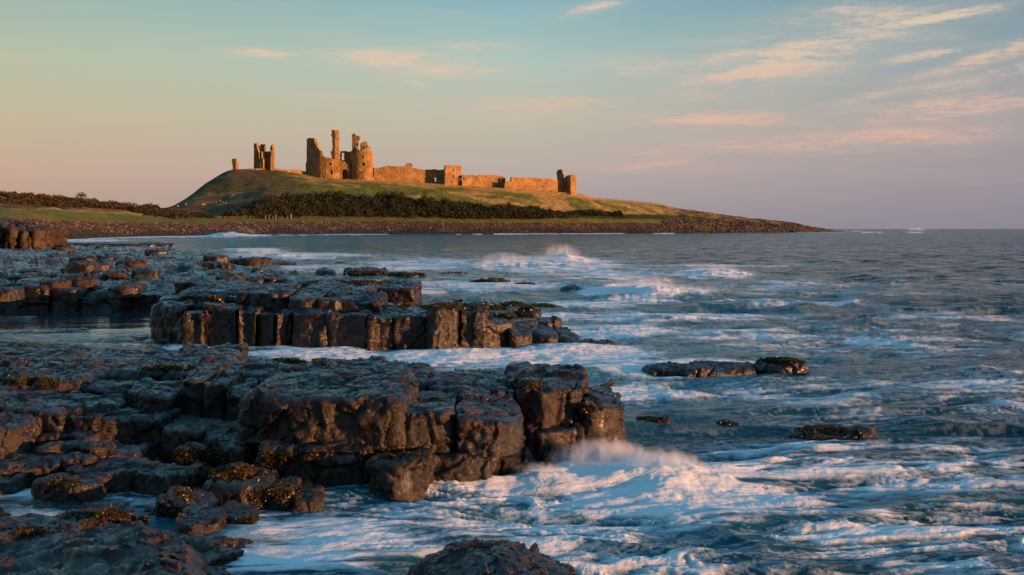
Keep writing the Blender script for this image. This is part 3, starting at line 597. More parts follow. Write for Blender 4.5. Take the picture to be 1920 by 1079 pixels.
REEF = [
 (1300, 24.2, 2.5, 1.5, .34, -.25, 'long low weed-topped reef rock, left of the pair in open water right of the ledge'),
 (1375, 24.3, 1.2, 1.0, .38, -.25, 'dark weed-capped hump between the two larger reef rocks in open water'),
 (1466, 24.2, 1.8, 1.0, .42, -.25, 'rugged weedy rock, right of the pair in open water right of the ledge'),
 (1550, 17.0, 1.5, .9, .20, -.20, 'low reef under olive seaweed in the foam right of the ledge tip'),
 (1225, 17.8, .8, .6, .22, -.2, 'flat dark rock awash just behind the tip of the near ledge'),
 (1360, 17.6, .7, .3, .20, -.2, 'thin sliver of weedy rock awash between the ledge tip and the olive reef'),
 (1660, 15.8, .5, .3, .18, -.22, 'thin dark ridge awash right of the olive weedy reef'),
 (1720, 11.9, .7, .4, .20, -.25, 'dark weed-tufted rock in the surf at lower right'),
 (1880, 11.9, .6, .35, .18, -.25, 'dark weed-tufted rock in the surf at the right edge'),
 (1120, 29.3, 1.5, .8, .30, -.2, 'low smooth rock with water pouring over it beyond the end of the column wall'),
 (613, 72.0, 1.8, 2.2, .75, -.3, 'dark low rock at the left end of the distant offshore reef'),
 (690, 71.0, 3.4, 3.0, .8, -.3, 'broad dark rock in the middle of the distant offshore reef'),
 (760, 69.0, 3.0, 3.0, .55, -.3, 'weedy brown rock at the right of the distant offshore reef'),
 (850, 73.0, 2.6, 1.4, .40, -.3, 'thin weedy reef line trailing right of the distant offshore reef'),
 (700, 54.0, 3.0, 1.5, .55, -.3, 'flat weedy reef with bright foam in front, behind the squared ledge corner'),
 (920, 62.0, 3.0, 1.8, .55, -.3, 'brown weedy reef strip among foam, left of the dark mid-water rock'),
 (985, 58.0, 2.2, 1.5, .45, -.3, 'brown weedy reef strip nearest the dark mid-water rock'),
 (1070, 53.5, 1.3, 1.2, .60, -.3, 'small dark rugged rock alone in mid-water foam'),
 (960, 41.5, 1.5, 1.4, .55, -.3, 'domed rock thick with green weed behind the end of the column wall'),
 (1010, 42.0, 1.8, 1.2, .45, -.3, 'flat weed-covered reef right of the green domed rock'),
 (1052, 42.0, .9, .9, .40, -.3, 'small dark stone at the right end of the weedy reef'),
 (960, 36.5, 1.5, .9, .35, -.3, 'low weedy rock close behind the end of the column wall'),
 (850, 40.5, 2.4, 1.6, .32, -.3, 'low olive weedy patch of reef behind the middle of the column wall'),
 (520, 92.0, 4.0, 3.0, .6, -.3, 'dark rock at the seaward corner of the left shelf'),
 (640, 95.0, 1.6, 1.2, .5, -.3, 'small black rock in the distant white surf'),
 (210, 190.0, 22.0, 10, .9, -.3, 'long thin dark skerry in front of the far left beach'),
]
for i, (a, Yc, w, dp, h, zb, lab) in enumerate(REEF):
    boulder('reef_rock', a, Yc, w, dp, h, zb, 300+i*7, M_weed_rock, lab, 'rock', amp=1.3)
for k in range(18):
    rr = random.Random(8100+k); a = rr.uniform(-60, 500); Yc = rr.uniform(12.9, 14.3) if a < 380 else rr.uniform(12.6, 13.3); s_ = rr.uniform(.12, .34)
    boulder('broken_stone', a, Yc, s_*1.5, s_*1.1, s_*rr.uniform(.5, .9)+.15, -.06, 1600+k, M_rock, 'angular dark stone broken from the near ledge, lying at its foot', 'stone', 'broken stones at the foot of the near ledge', amp=1.5, r=.06*s_)
for k in range(26):
    rr = random.Random(8300+k); a = rr.uniform(20, 1060); Yc = rr.uniform(30.5, 33.5); s_ = rr.uniform(.25, .7)
    if 780 < a < 900 or a < 300: continue
    boulder('cap_stone', a, Yc, s_*1.6, s_*1.2, s_*.45+.5, .35 if a < 900 else -.1, 1700+k, M_rock, 'low dark stone resting on top of the column wall behind the channel', 'stone', 'stones on top of the column wall', amp=1.5, r=.1*s_)
# loose boulders on the shelf
NB = 0
for k in range(130):
    rr = random.Random(5000+k)
    a = rr.uniform(-150, 640); Yc = 39+rr.random()**1.6*100
    lim = interp_path([(39, 640), (55, 540), (75, 450), (100, 380), (140, 180)], Yc)
    if a > lim: continue
    s_ = rr.uniform(.30, .75)*(1+Yc/75)
    boulder('shelf_boulder', a, Yc, s_*1.5, s_*1.2, s_*rr.uniform(.25, .55)+.12, .52-(.2 if Yc > 80 else 0), 600+k, M_shelf if rr.random() < .75 else M_cliff, 'weathered brown boulder lying loose on the flat rock shelf at left', 'boulder', 'loose boulders on the left shelf', amp=1.9, res=.0018*Yc, r=.09*s_)
    NB += 1

# ------------------------------------------------------------------ headland
KP = [-400, 0, 100, 200, 300, 400, 500, 600, 700, 840, 960, 1080, 1180, 1260, 1400, 1500, 1560, 1640]
W0 = [475, 462, 450, 446, 443.5, 442, 440.6, 439.6, 439, 438.5, 438, 437.6, 437.3, 437, 436.5, 436, 435.2, 434.2]     # waterline row
W2 = [405, 409, 414, 418, 419, 418, 417, 416, 416, 417, 418, 418, 418, 420, 428, 431.5, 434.0, 438.5]   # top of the beach
W3 = [398, 400, 404, 409, 411.5, 411, 410, 409, 408, 409, 411, 410, 411, 413, 424, 428.5, 434.0, 438.5]       # back of the turf strip
W4 = [385, 386, 388, 395, 403, 403, 380, 376, 379, 384, 394, 398, 401, 403, 416, 423, 434.0, 438.5]        # behind the thicket
W5 = [372, 373, 380, 389, 397, 385, 350, 352, 356, 364, 375, 381, 387, 393, 410, 420, 434.0, 438.5]
W6 = [362, 366, 374, 383, 391, 331, 320, 333.5, 338, 346.5, 354.5, 362, 377, 390, 410, 418, 434.0, 438.5]      # skyline / foot of the castle
W6x = [(-400, 362), (0, 366), (100, 374), (200, 383), (300, 391), (318, 389), (330, 384), (345, 375), (360, 364), (380, 348), (400, 335), (415, 326), (430, 319), (445, 317.5), (520, 320), (560, 325), (600, 333.5), (700, 339), (760, 341), (840, 346.5), (900, 350), (960, 354.5), (1080, 362.5), (1110, 371), (1180, 376.5), (1240, 382), (1262, 390), (1320, 400), (1400, 409.5), (1480, 417.5), (1510, 424), (1540, 430), (1580, 434.5), (1640, 438)]
D2 = [18]*18; YC = [520, 540, 570, 620, 700, 790, 822, 835, 840, 850, 860, 885, 920, 950, 1010, 1060, 1100, 1150]
hc = np.arange(-400, 1641, 2.4); K = np.array(KP, float)
def ip(v):
    q = np.interp(hc, K, v); k = 15; ker = np.hanning(2*k+1); ker /= ker.sum()
    return np.convolve(np.pad(q, k, mode='edge'), ker, 'valid')
Yw = H*F/(ip(W0)-HY); Yr = np.maximum(ip(YC), Yw+60)
y6 = interp_path(W6x, hc); _k = np.hanning(15); y6 = np.convolve(np.pad(y6, 7, mode='edge'), _k/_k.sum(), 'valid')
rowsK = []
def zrow(Y, py_): return np.stack([(hc-960)*Y/F, Y, H-(py_-HY)*Y/F], 1)
Y2 = Yw+(Yr-Yw)*.12; Y3 = Yw+(Yr-Yw)*.22; Y4 = Yw+(Yr-Yw)*.45; Y5 = Yw+(Yr-Yw)*.72
r0 = zrow(Yw-12, np.full_like(hc, 440)); r0[:, 2] = -1.2
r1 = zrow(Yw, ip(W0)); r1[:, 2] = 0.05
ctrl = [r0, r1, zrow(Y2, ip(W2)), zrow(Y3, ip(W3)), zrow(Y4, ip(W4)), zrow(Y5, ip(W5)), zrow(Yr, y6)]
r7 = zrow(Yr+30, y6); r7[:, 2] = ctrl[-1][:, 2]-.3; r8 = r7.copy(); r8[:, 1] += 130; r8[:, 0] *= (r8[:, 1]/r7[:, 1]); r8[:, 2] = -4
ctrl += [r7, r8]
cnts = [4, 16, 12, 22, 24, 30, 6, 8]; HV = []; HS = []
for i, n_ in enumerate(cnts):
    for j in range(n_):
        t = j/n_; HV.append(ctrl[i]*(1-t)+ctrl[i+1]*t); HS.append(i+t)
HV.append(ctrl[-1]); HS.append(len(cnts)); HV = np.array(HV); HS = np.array(HS)
Sg = np.repeat(HS, len(hc)); Pg = np.tile(hc, len(HS)); hv = HV.reshape(-1, 3)
amp_ = np.interp(Sg, [0, 1, 1.5, 2, 3, 4, 5, 6, 7, 8], [0, .15, .7, .3, .5, 1.2, 1.5, .25, .3, .3])*sstep(1640, 1450, Pg)
hx, hy = hv[:, 0], hv[:, 1]
hv[:, 2] += amp_*(1.5*fbm2(hx/26, hy/26, 4, 201)+.5*fbm2(hx/6, hy/6, 3, 205))
rocky = sstep(1235, 1290, Pg)
hv[:, 2] += rocky*sstep(1, 1.6, Sg)*sstep(6.6, 5.6, Sg)*sstep(1640, 1500, Pg)*(2.2*(1-np.abs(fbm2(hx/18, hy/18, 4, 211))*2)*.6-.4)
def lerp3(a, b, t): return a*(1-t[:, None])+b*t[:, None]
c_beach = np.array([.060, .035, .029]); c_wet = np.array([.025, .024, .026]); c_turf = np.array([.13, .12, .022]); c_green = np.array([.135, .145, .026]); c_tan = np.array([.46, .27, .09]); c_heath_shade = np.array([.10, .062, .034]); c_dgreen = np.array([.040, .055, .014]); c_rock = np.array([.085, .058, .040])
nA = fbm2(hx/30, hy/16, 4, 221); nB = fbm2(hx/9, hy/5, 4, 223)
col = np.tile(c_wet, (len(hv), 1))
def over(c_, t):
    global col; col = lerp3(col, np.tile(c_, (len(hv), 1)), np.clip(t, 0, 1))
over(c_beach, sstep(1.35, 1.6, Sg+.35*nB)); over(np.array([.20, .12, .08]), sstep(.25, .5, nB)*sstep(1.3, 1.6, Sg)*.5)
over(c_turf, sstep(1.9, 2.1, Sg+.12*nB)); over(c_dgreen, sstep(2.9, 3.2, Sg)*sstep(380, 420, Pg)); over(c_green, sstep(2.9, 3.1, Sg)*sstep(380, 330, Pg)); over(c_tan, sstep(3.55, 3.7, Sg+.1*nA)*sstep(350, 250, Pg)*sstep(4.4, 4.1, Sg)*.8)
g = sstep(3.8, 4.05, Sg+.1*nB)*(Pg > 380)
over(c_green, g); over(c_tan, g*sstep(.05, .45, nA+.25*nB+.50*sstep(700, 1250, Pg)-.16)*.8); over(c_tan, g*sstep(5.55, 5.85, Sg+.1*nB)*sstep(560, 640, Pg)*.9)
over(c_tan, g*sstep(.0, .3, nB)*sstep(5.1, 5.3, Sg)*sstep(5.6, 5.5, Sg)*sstep(500, 560, Pg)*sstep(820, 760, Pg)*.8)
fl = sstep(620, 480, Pg+60*nA)*sstep(3.6, 4.0, Sg)
over(c_heath_shade*.85, fl*(.78+.22*sstep(-.1, .2, nB))); over(c_tan*.6, fl*sstep(.15, .5, nA)*.5); over(c_green*.6, fl*sstep(.15, .45, -nA)*.5)  # left flank: heath brown, with the slope's shade mixed in as darker colours
over(c_rock, rocky*sstep(-.3, .1, nB+.1)); over(c_wet, rocky*sstep(1.9, 1.2, Sg)); over(c_turf, rocky*sstep(.1, .4, nA)*.5)
over(c_dgreen, sstep(3.0, 3.2, Sg)*sstep(3.97, 3.9, Sg)*sstep(1130, 1160, Pg)*sstep(1265, 1240, Pg))
headland = mesh_obj('headland', hv, grid_faces(len(HS), len(hc)), M_land, attrs={'tint': col}); tag(headland, kind='structure')
def land(px_, s_):
    """point on the headland surface by column and row coordinate"""
    i = np.searchsorted(HS, s_)-1; i = int(np.clip(i, 0, len(HS)-2)); t = (s_-HS[i])/(HS[i+1]-HS[i]); j = int(np.clip((px_-hc[0])/2.4, 0, len(hc)-1))
    G_ = hv.reshape(len(HS), len(hc), 3); return G_[i, j]*(1-t)+G_[i+1, j]*t

# pebble and cobble beach: uncountable stones
def soup_rocks(pts, sizes, cols_, name, mat):
    base = np.array([(1, 0, 0), (-1, 0, 0), (0, 1, 0), (0, -1, 0), (0, 0, 1), (0, 0, -1)], float); fo = np.array([(0, 2, 4), (2, 1, 4), (1, 3, 4), (3, 0, 4), (2, 0, 5), (1, 2, 5), (3, 1, 5), (0, 3, 5)])
    n_ = len(pts); v_ = base[None]*rng.uniform(.5, 1.2, (n_, 6, 3))*sizes[:, None, None]*np.array([1.3, 1, .75]); a = rng.uniform(0, 6.28, n_)
    c_, s_ = np.cos(a)[:, None], np.sin(a)[:, None]; v_ = np.stack([v_[..., 0]*c_-v_[..., 1]*s_, v_[..., 0]*s_+v_[..., 1]*c_, v_[..., 2]], -1)+pts[:, None]
    f_ = (fo[None]+np.arange(n_)[:, None, None]*6).reshape(-1, 3)
    return mesh_obj(name, v_.reshape(-1, 3), f_, mat, smooth=False, attrs={'tint': np.repeat(cols_, 6, 0)})
P_ = []; S_ = []; Cc = []
for k in range(9000):
    a = random.uniform(-60, 1560); s_ = 1.05+random.random()*.95
    if a > 1240: s_ = 1.02+random.random()*2.6
    q = land(a, s_); P_.append(q); S_.append(random.uniform(.3, 1.0)*(1.7 if a > 1240 else 1)*(q[1]/700)**.5)
    b_c = random.choice([(.055, .040, .034), (.085, .055, .042), (.04, .034, .032), (.17, .13, .10), (.11, .052, .032), (.025, .024, .025), (.03, .027, .027)]) if s_ > 1.30+.2*math.sin(a*.05) else (.028, .025, .026)
    if a > 1240 and random.random() < .6: b_c = (.07, .05, .036)
    Cc.append(b_c)
mb, Nb, bb = mat_new('cobble'); at_ = Nb.n('ShaderNodeAttribute', attribute_name='tint'); Nb.l(at_.outputs['Color'], bb.inputs['Base Color']); bb.inputs['Roughness'].default_value = .9
cob = soup_rocks(np.array(P_), np.array(S_), np.array(Cc), 'beach_cobbles', mb); tag(cob, 'reddish brown cobbles and boulders heaped along the far shore', 'cobbles', kind='stuff')

# leafy soup: bushes as many small leaf faces spread through each crown
def leaves(centres, radii, tints, per, leaf, name, mat, flat=.9, parent=None, origin=None):
    n_ = len(centres); cen = np.repeat(centres, per, 0); rad = np.repeat(radii, per, 0); tin = np.repeat(tints, per, 0); m_ = len(cen)
    d = rng.normal(size=(m_, 3)); d /= np.linalg.norm(d, axis=1, keepdims=True); d[:, 2] = np.abs(d[:, 2])*1.0-.1
    rr_ = rng.uniform(.45, 1.08, m_)**.6; lump = 1+.25*vn3(d*2.3+cen*.37, 3); p = cen+d*rad*(rr_*lump)[:, None]
    a = rng.normal(size=(m_, 3)); a /= np.linalg.norm(a, axis=1, keepdims=True); b_ = np.cross(a, rng.normal(size=(m_, 3))); b_ /= np.linalg.norm(b_, axis=1, keepdims=True)
    lf = leaf*rng.uniform(.6, 1.3, m_)[:, None]; v_ = np.stack([p-a*lf, p+b_*lf*.55, p+a*lf, p-b_*lf*.55], 1).reshape(-1, 3)
    t_ = np.repeat(tin*rng.uniform(.65, 1.3, (m_, 1)), 4, 0)
    return mesh_obj(name, v_, np.arange(m_*4).reshape(-1, 4), mat, parent, smooth=False, attrs={'tint': t_}, origin=origin)
def thicket(name, pts, rad, pal, per, leaf, label):
    cen = np.array(pts); rd_ = np.array(rad); ti = np.array([pal[random.randrange(len(pal))] for _ in pts])
    o = leaves(cen, rd_, ti, per, leaf, name, M_leaf); tag(o, label, 'shrubs', kind='stuff')
pts, rad = [], []
for k in range(1500):
    a = random.uniform(432, 1165); s_ = 3.05+random.random()*(1.12 if a < 960 else .9)
    hi_ = interp_path([(432, 3.35), (480, 3.8), (560, 4.2), (700, 4.15), (960, 3.98), (1165, 3.95)], a)
    if s_ > hi_: continue
    if a > 1060 and (s_ < 3.5 or random.random() < .5): continue
    q = land(a, s_); cl_ = float(fbm2(np.array([a*.035]), np.array([s_*4.0]), 2, 7)[0]); h_ = random.uniform(2.0, 4.6)*(1.25+1.1*cl_)*(1 if a < 1000 else .6)
    if cl_ < -.42: continue
    pts.append(q); rad.append((random.uniform(2.5, 5.5), random.uniform(2.5, 5), h_))
thicket('thicket', pts, rad, [(.022, .030, .010), (.030, .036, .010), (.018, .024, .009), (.045, .042, .010), (.05, .032, .012), (.028, .03, .012)], 170, .55, 'dark gorse and thorn thicket across the foot of the castle hill')
pts, rad = [], []
for k in range(560):
    a = random.uniform(-300, 395); lo = interp_path([(-300, 4.35), (0, 4.35), (150, 4.2), (250, 3.9), (330, 3.35), (395, 3.1)], a)
    up = interp_path([(-300, 6.1), (280, 6.1), (330, 4.6), (395, 3.5)], a)
    s_ = random.uniform(lo, up); q = land(a, s_); pts.append(q); rad.append((random.uniform(1.8, 4), random.uniform(1.8, 4), random.uniform(1.3, 2.9)))
thicket('thicket', pts, rad, [(.085, .040, .015), (.06, .045, .014), (.11, .05, .017), (.045, .04, .012), (.035, .035, .012)], 150, .42, 'rust brown scrub along the low ridge behind the green field at left')
def small_tree(px_, s_, hgt_, crown, tint, label):
    q = land(px_, s_); root = empty('tree', tuple(q), label, 'tree')
    n_ = 8; vs = []; rings = 6
    for i in range(rings+1):
        t = i/rings; r_ = hgt_*.05*(1-.6*t); cx = q[0]+.15*hgt_*t*t; 
        for j in range(n_): an = j*6.283/n_; vs.append((cx+r_*math.cos(an), q[1]+r_*math.sin(an), q[2]-.3+hgt_*.7*t))
    mesh_obj('trunk', vs, grid_faces(rings+1, n_, True), M_trunk, root, origin=tuple(q))
    cs = np.array([(q[0]+.15*hgt_+random.uniform(-.3, .3)*crown, q[1]+random.uniform(-.3, .3)*crown, q[2]+hgt_*random.uniform(.5, .85)) for _ in range(6)])
    leaves(cs, np.tile([crown*.45, crown*.45, crown*.3], (6, 1)), np.tile(tint, (6, 1)), 60, .3, 'crown', M_leaf, parent=root, origin=tuple(q))
small_tree(276, 2.35, 4.2, 3.0, (.07, .045, .02), 'small bare wind-blown tree standing alone on the turf above the beach')
small_tree(150, 6.0, 4.6, 5.0, (.05, .035, .015), 'flat-topped windswept tree on the skyline of the left ridge')

# ------------------------------------------------------------------ castle masonry
def wall(name, path, polys, holes, zb_px, parent, th=2.0, cell=.42, seed=0, sub=None):
    """path: list of (px, depth) in plan; polys: list of elevation outlines in photo pixels (what is standing); holes likewise."""
    P = np.array([((a-960)*b/F, b) for a, b in path]); pxs = np.array([a for a, b in path], float)
    seg = np.hypot(*(P[1:]-P[:-1]).T); cum = np.concatenate([[0], np.cumsum(seg)]); L = cum[-1]; nu = max(2, int(L/cell))
    uu = (np.arange(nu+1))*L/nu; X_ = np.interp(uu, cum, P[:, 0]); Yv = np.interp(uu, cum, P[:, 1])
    T = np.stack([np.gradient(X_), np.gradient(Yv)], 1); T /= np.linalg.norm(T, axis=1, keepdims=True); Nn = np.stack([-T[:, 1], T[:, 0]], 1)  # inwards
    Ym = Yv.mean(); ys = [p_[1] for pl in polys for p_ in pl]; zt = wz(min(ys), Ym)+1; zb = wz(max(zb_px, max(ys)), Ym)-4.0
    nv = max(2, int((zt-zb)/cell)); zv = zb+np.arange(nv+1)*cell
    uc = (uu[1:]+uu[:-1])/2; Xc = np.interp(uc, cum, P[:, 0]); Yc = np.interp(uc, cum, P[:, 1]); zc = (zv[1:]+zv[:-1])/2
    XX_, ZZ_ = np.meshgrid(Xc, zc, indexing='ij'); YY_ = np.meshgrid(Yc, zc, indexing='ij')[0]
    pxx = XX_*F/YY_+960+.55*vn2(XX_*.9+seed, ZZ_*.9, 31); pyy = HY-(ZZ_-H)*F/YY_+.55*vn2(XX_*.9+seed, ZZ_*.9, 37)
    full = np.zeros(pxx.shape, bool)
    for pl in polys:
        full |= poly_sd(pxx, pyy, pl) > 0
        lo = max(q_[1] for q_ in pl); full |= (poly_sd(pxx, np.full_like(pyy, lo-1.0), pl) > 0) & (pyy > lo-1.2)   # footings run down into the ground
    for pl in holes: full &= ~(poly_sd(pxx, pyy, pl) > 0)
    def vid(i, j, k): return (i*(nv+1)+j)*2+k
    I, J = np.meshgrid(np.arange(nu+1), np.arange(nv+1), indexing='ij')
    jit = .16*cell
    Vv = np.zeros((nu+1, nv+1, 2, 3))
    rgh = .22*fbm2(I*.5+seed*3, J*.5, 3, 43)+.10*(_h(I.ravel(), J.ravel(), I.ravel()*0+seed, 5).reshape(I.shape)-.5)
    for k in (0, 1):
        off = (th if k else 0)+(rgh if k == 0 else -rgh)
        Vv[:, :, k, 0] = X_[:, None]+Nn[:, 0][:, None]*off+jit*(_h(I.ravel(), J.ravel(), I.ravel()*0+seed, 6).reshape(I.shape)-.5)*2
        Vv[:, :, k, 1] = Yv[:, None]+Nn[:, 1][:, None]*off
        Vv[:, :, k, 2] = zv[None, :]+jit*(_h(I.ravel(), J.ravel(), I.ravel()*0+seed, 7).reshape(I.shape)-.5)*2
    fcs = []
    fi, fj = np.nonzero(full)
    fcs.append(np.stack([vid(fi, fj, 0), vid(fi+1, fj, 0), vid(fi+1, fj+1, 0), vid(fi, fj+1, 0)], 1))
    fcs.append(np.stack([vid(fi, fj, 1), vid(fi, fj+1, 1), vid(fi+1, fj+1, 1), vid(fi+1, fj, 1)], 1))
    pad = np.pad(full, 1)
    for di, dj, q in ((-1, 0, ((0, 0), (0, 1))), (1, 0, ((1, 1), (1, 0))), (0, -1, ((1, 0), (0, 0))), (0, 1, ((0, 1), (1, 1)))):
        nb = pad[fi+1+di, fj+1+dj]; a_, b_ = fi[~nb], fj[~nb]
        (i0, j0), (i1, j1) = q
        fcs.append(np.stack([vid(a_+i0, b_+j0, 0), vid(a_+i0*1+0, b_+j0, 1), vid(a_+i1, b_+j1, 1), vid(a_+i1, b_+j1, 0)], 1))
    F_ = np.concatenate(fcs); used, inv = np.unique(F_, return_inverse=True)
    Vv = Vv.reshape(-1, 3)[used]; F_ = inv.reshape(F_.shape)
    return mesh_obj(name, Vv, F_, M_stone, parent, smooth=False, origin=tuple(parent.location) if parent else (P[:, 0].mean(), P[:, 1].mean(), zb))
def zc_(L_, ox, oy, k): return [(ox+a/k, oy+b/k) for a, b in L_]
def GZ(L_): return zc_(L_, 540, 230, 8.99)      # gatehouse close-up coordinates
def TZ(L_): return zc_(L_, 420, 260, 12.0)      # left tower close-up
def WZ(L_): return zc_(L_, 680, 260, 4.0)       # curtain wall close-up
YG0 = 838.0
def arc(cx_px, R_px, a0, a1, Y0, n=16):
    r_ = R_px*YG0/F; return [(cx_px+R_px*math.sin(R(a)), Y0+r_*(1-math.cos(R(a)))) for a in np.linspace(a0, a1, n)]
gx = lambda X_: 540+X_/8.99
gate = empty('castle_gatehouse', (wx(636, YG0), YG0, wz(336, YG0)), 'great ruined sandstone gatehouse with two drum towers, broken turrets and arched gateway', 'castle gatehouse')
# left drum
lp = [(gx(300), YG0+17), (gx(318), YG0+13), (gx(400), YG0+6.5), (gx(470), YG0+2.4), (gx(540), YG0+.6), (gx(640), YG0-.2), (gx(740), YG0+.2), (gx(830), YG0+1.6), (gx(885), YG0+4.0)]
ltop = GZ([(270, 990), (278, 770), (315, 650), (315, 285), (345, 262), (440, 266), (448, 330), (480, 395), (520, 440), (545, 480), (575, 490), (582, 575), (600, 572), (640, 590), (720, 608), (890, 640), (890, 990)])
wall('drum_tower', lp, [ltop], [GZ([(706, 678), (736, 678), (736, 724), (706, 724)]), GZ([(715, 830), (728, 800), (740, 802), (752, 850), (750, 880), (718, 880)])], 342, gate, th=2.2, seed=1)
# inner, higher tall turret above it
tp = [(gx(718), YG0+2.0), (gx(790), YG0+.9), (gx(792), YG0+.9), (gx(880), YG0+2.2)]
tturr = GZ([(728, 640), (735, 560), (715, 500), (745, 470), (750, 400), (742, 340), (745, 290), (735, 235), (718, 210), (735, 190), (740, 120), (758, 120), (765, 145), (800, 122), (825, 128), (865, 152), (862, 300), (858, 440), (875, 560), (890, 660), (890, 720), (728, 720)])
wall('turret', tp, [tturr], [], 312, gate, th=4.5, seed=2)
# back wall of the left tower (seen over the broken front)
wall('rear_wall', [(gx(318), YG0+20), (gx(450), YG0+20)], [GZ([(312, 990), (312, 275), (350, 262), (445, 266), (455, 330), (455, 990)])], [], 340, gate, th=2.0, seed=3)
# gate passage wall with arch, and hall wall behind with tall window
wall('gateway_wall', [(gx(880), YG0+3.4), (gx(1045), YG0+3.4)], [GZ([(880, 990), (880, 640), (925, 655), (960, 660), (985, 700), (1005, 715), (1020, 655), (1045, 660), (1045, 990)])],
     [GZ([(906, 960), (906, 835), (920, 808), (940, 792), (962, 788), (985, 796), (1000, 815), (1006, 840), (1006, 960)]), GZ([(905, 695), (925, 690), (930, 712), (908, 715)])], 342, gate, th=2.5, seed=4)
wall('passage_back', [(gx(870), YG0+12), (gx(1100), YG0+12)], [GZ([(870, 990), (878, 478), (920, 490), (950, 480), (1000, 492), (1080, 492), (1100, 520), (1100, 990)])], [GZ([(905, 625), (905, 520), (925, 505), (945, 520), (945, 632), (920, 638)]), GZ([(903, 700), (925, 690), (932, 715), (905, 718)])], 342, gate, th=1.6, seed=5)
# right drum, its shell and the two stubs above
rc, rR = gx(1245), 203/8.99
rtop = GZ([(1030, 990), (1045, 800), (1040, 500), (1080, 470), (1120, 410), (1165, 432), (1180, 470), (1210, 485), (1240, 450), (1290, 440), (1330, 445), (1350, 400), (1380, 400), (1400, 480), (1440, 500), (1440, 700), (1450, 770), (1455, 990)])
wall('drum_tower', arc(rc, rR, -88, 88, YG0-.4, 22), [rtop], [GZ([(1248, 600), (1250, 550), (1262, 522), (1276, 550), (1278, 600)]), GZ([(1248, 682), (1292, 682), (1292, 735), (1248, 735)]), GZ([(1222, 830), (1250, 830), (1246, 868), (1228, 868)])], 344, gate, th=2.2, seed=6)
wall('turret', [(gx(1078), YG0+4.5), (gx(1215), YG0+3.2)], [GZ([(1080, 560), (1080, 215), (1095, 185), (1120, 182), (1145, 225), (1185, 222), (1208, 245), (1205, 285), (1175, 310), (1165, 420), (1175, 560)])], [GZ([(1108, 400), (1112, 345), (1128, 345), (1128, 400)])], 300, gate, th=2.6, seed=7)
wall('broken_wall_top', arc(rc, rR*.8, -10, 62, YG0+2.6, 12), [GZ([(1170, 560), (1172, 440), (1200, 370), (1240, 345), (1290, 315), (1322, 318), (1345, 400), (1390, 410), (1400, 560)])], [GZ([(1300, 430), (1320, 400), (1350, 400), (1345, 435)])], 300, gate, th=2.0, seed=8)
wall('plinth', arc(rc, rR*1.1, -60, 80, YG0-1.4, 16), [GZ([(1040, 990), (1055, 955), (1180, 945), (1300, 925), (1460, 930), (1470, 990)])], [], 344, gate, th=1.5, seed=9)
wall('added_backing', [(gx(560), YG0+6), (gx(870), YG0+6)], [GZ([(590, 990), (590, 640), (870, 660), (870, 990)])], [], 340, gate, th=1.0, seed=10, cell=1.2)  # backing added behind the left drum so its windows read dark, not sky
wall('added_backing', [(gx(1075), YG0+5), (gx(1410), YG0+5)], [GZ([(1075, 990), (1085, 500), (1400, 520), (1410, 990)])], [], 340, gate, th=1.0, seed=17, cell=1.2)  # same added backing for the right drum, blocks sky through its windows
# left tower
tw = empty('ruined_tower', (wx(495, 832), 832, wz(320, 832)), 'tall narrow ruined tower split open, standing alone left of the gatehouse', 'tower')
Yt = 832.0; tX = lambda a: 420+a/12.0
wall('corner_wall', [(tX(672), Yt+4), (tX(835), Yt)], [TZ([(672, 720), (668, 300), (660, 130), (668, 112), (690, 130), (712, 125), (735, 100), (745, 180), (760, 260), (785, 340), (800, 450), (825, 560), (818, 720)])], [], 320, tw, th=1.6, seed=11)
wall('broken_flank', [(tX(735), Yt+8), (tX(790), Yt+4.5), (tX(850), Yt+.6), (tX(880), Yt-.4)], [TZ([(735, 720), (738, 110), (770, 180), (782, 285), (845, 310), (850, 430), (880, 470), (880, 720)])], [], 320, tw, th=1.2, seed=12)
wall('rear_wall', [(tX(808), Yt+14), (tX(1050), Yt+7.5)], [TZ([(808, 720), (812, 130), (855, 128), (880, 140), (905, 122), (925, 125), (918, 290), (985, 295), (1050, 290), (1050, 720)])], [], 320, tw, th=1.4, seed=13)
wall('corner_wall', [(tX(1035), Yt+7), (tX(1080), Yt+1), (tX(1090), Yt+.2)], [TZ([(1030, 720), (1035, 520), (1060, 330), (1040, 230), (1050, 180), (1080, 140), (1095, 135), (1095, 730)])], [], 320, tw, th=1.2, seed=14)
wall('corner_wall', [(tX(1052), Yt-.2), (tX(1145), Yt+1.5)], [TZ([(1040, 745), (1045, 560), (1055, 430), (1060, 320), (1090, 230), (1095, 135), (1148, 140), (1140, 400), (1140, 650), (1155, 745)])], [], 322, tw, th=1.6, seed=15)
st = empty('wall_stub', (wx(440, 826), 826, wz(318, 826)), 'short leaning stump of masonry at the brow of the hill, leftmost of the ruins', 'ruin')
wall('masonry', [(tX(175), 827), (tX(270), 826), (tX(335), 828)], [TZ([(195, 700), (200, 600), (172, 515), (185, 465), (215, 452), (255, 460), (285, 505), (318, 530), (330, 600), (335, 700)])], [], 318, st, th=2.4, seed=16, cell=.36)
def single(name, path, polys, holes, base, label, cat, seed, **k):
    Pm = path[len(path)//2]; r_ = empty(name, (wx(Pm[0], Pm[1]), Pm[1], wz(base, Pm[1])), label, cat)
    wall('masonry', path, polys, holes, base, r_, seed=seed, **k); return r_
single('low_wall', [(446, 826), (500, 829)], [TZ([(350, 745), (360, 688), (560, 684), (760, 676), (930, 680), (940, 760)])], [], 321, 'low sunlit rubble wall along the brow below the lone tower', 'wall', 21, th=1.0)
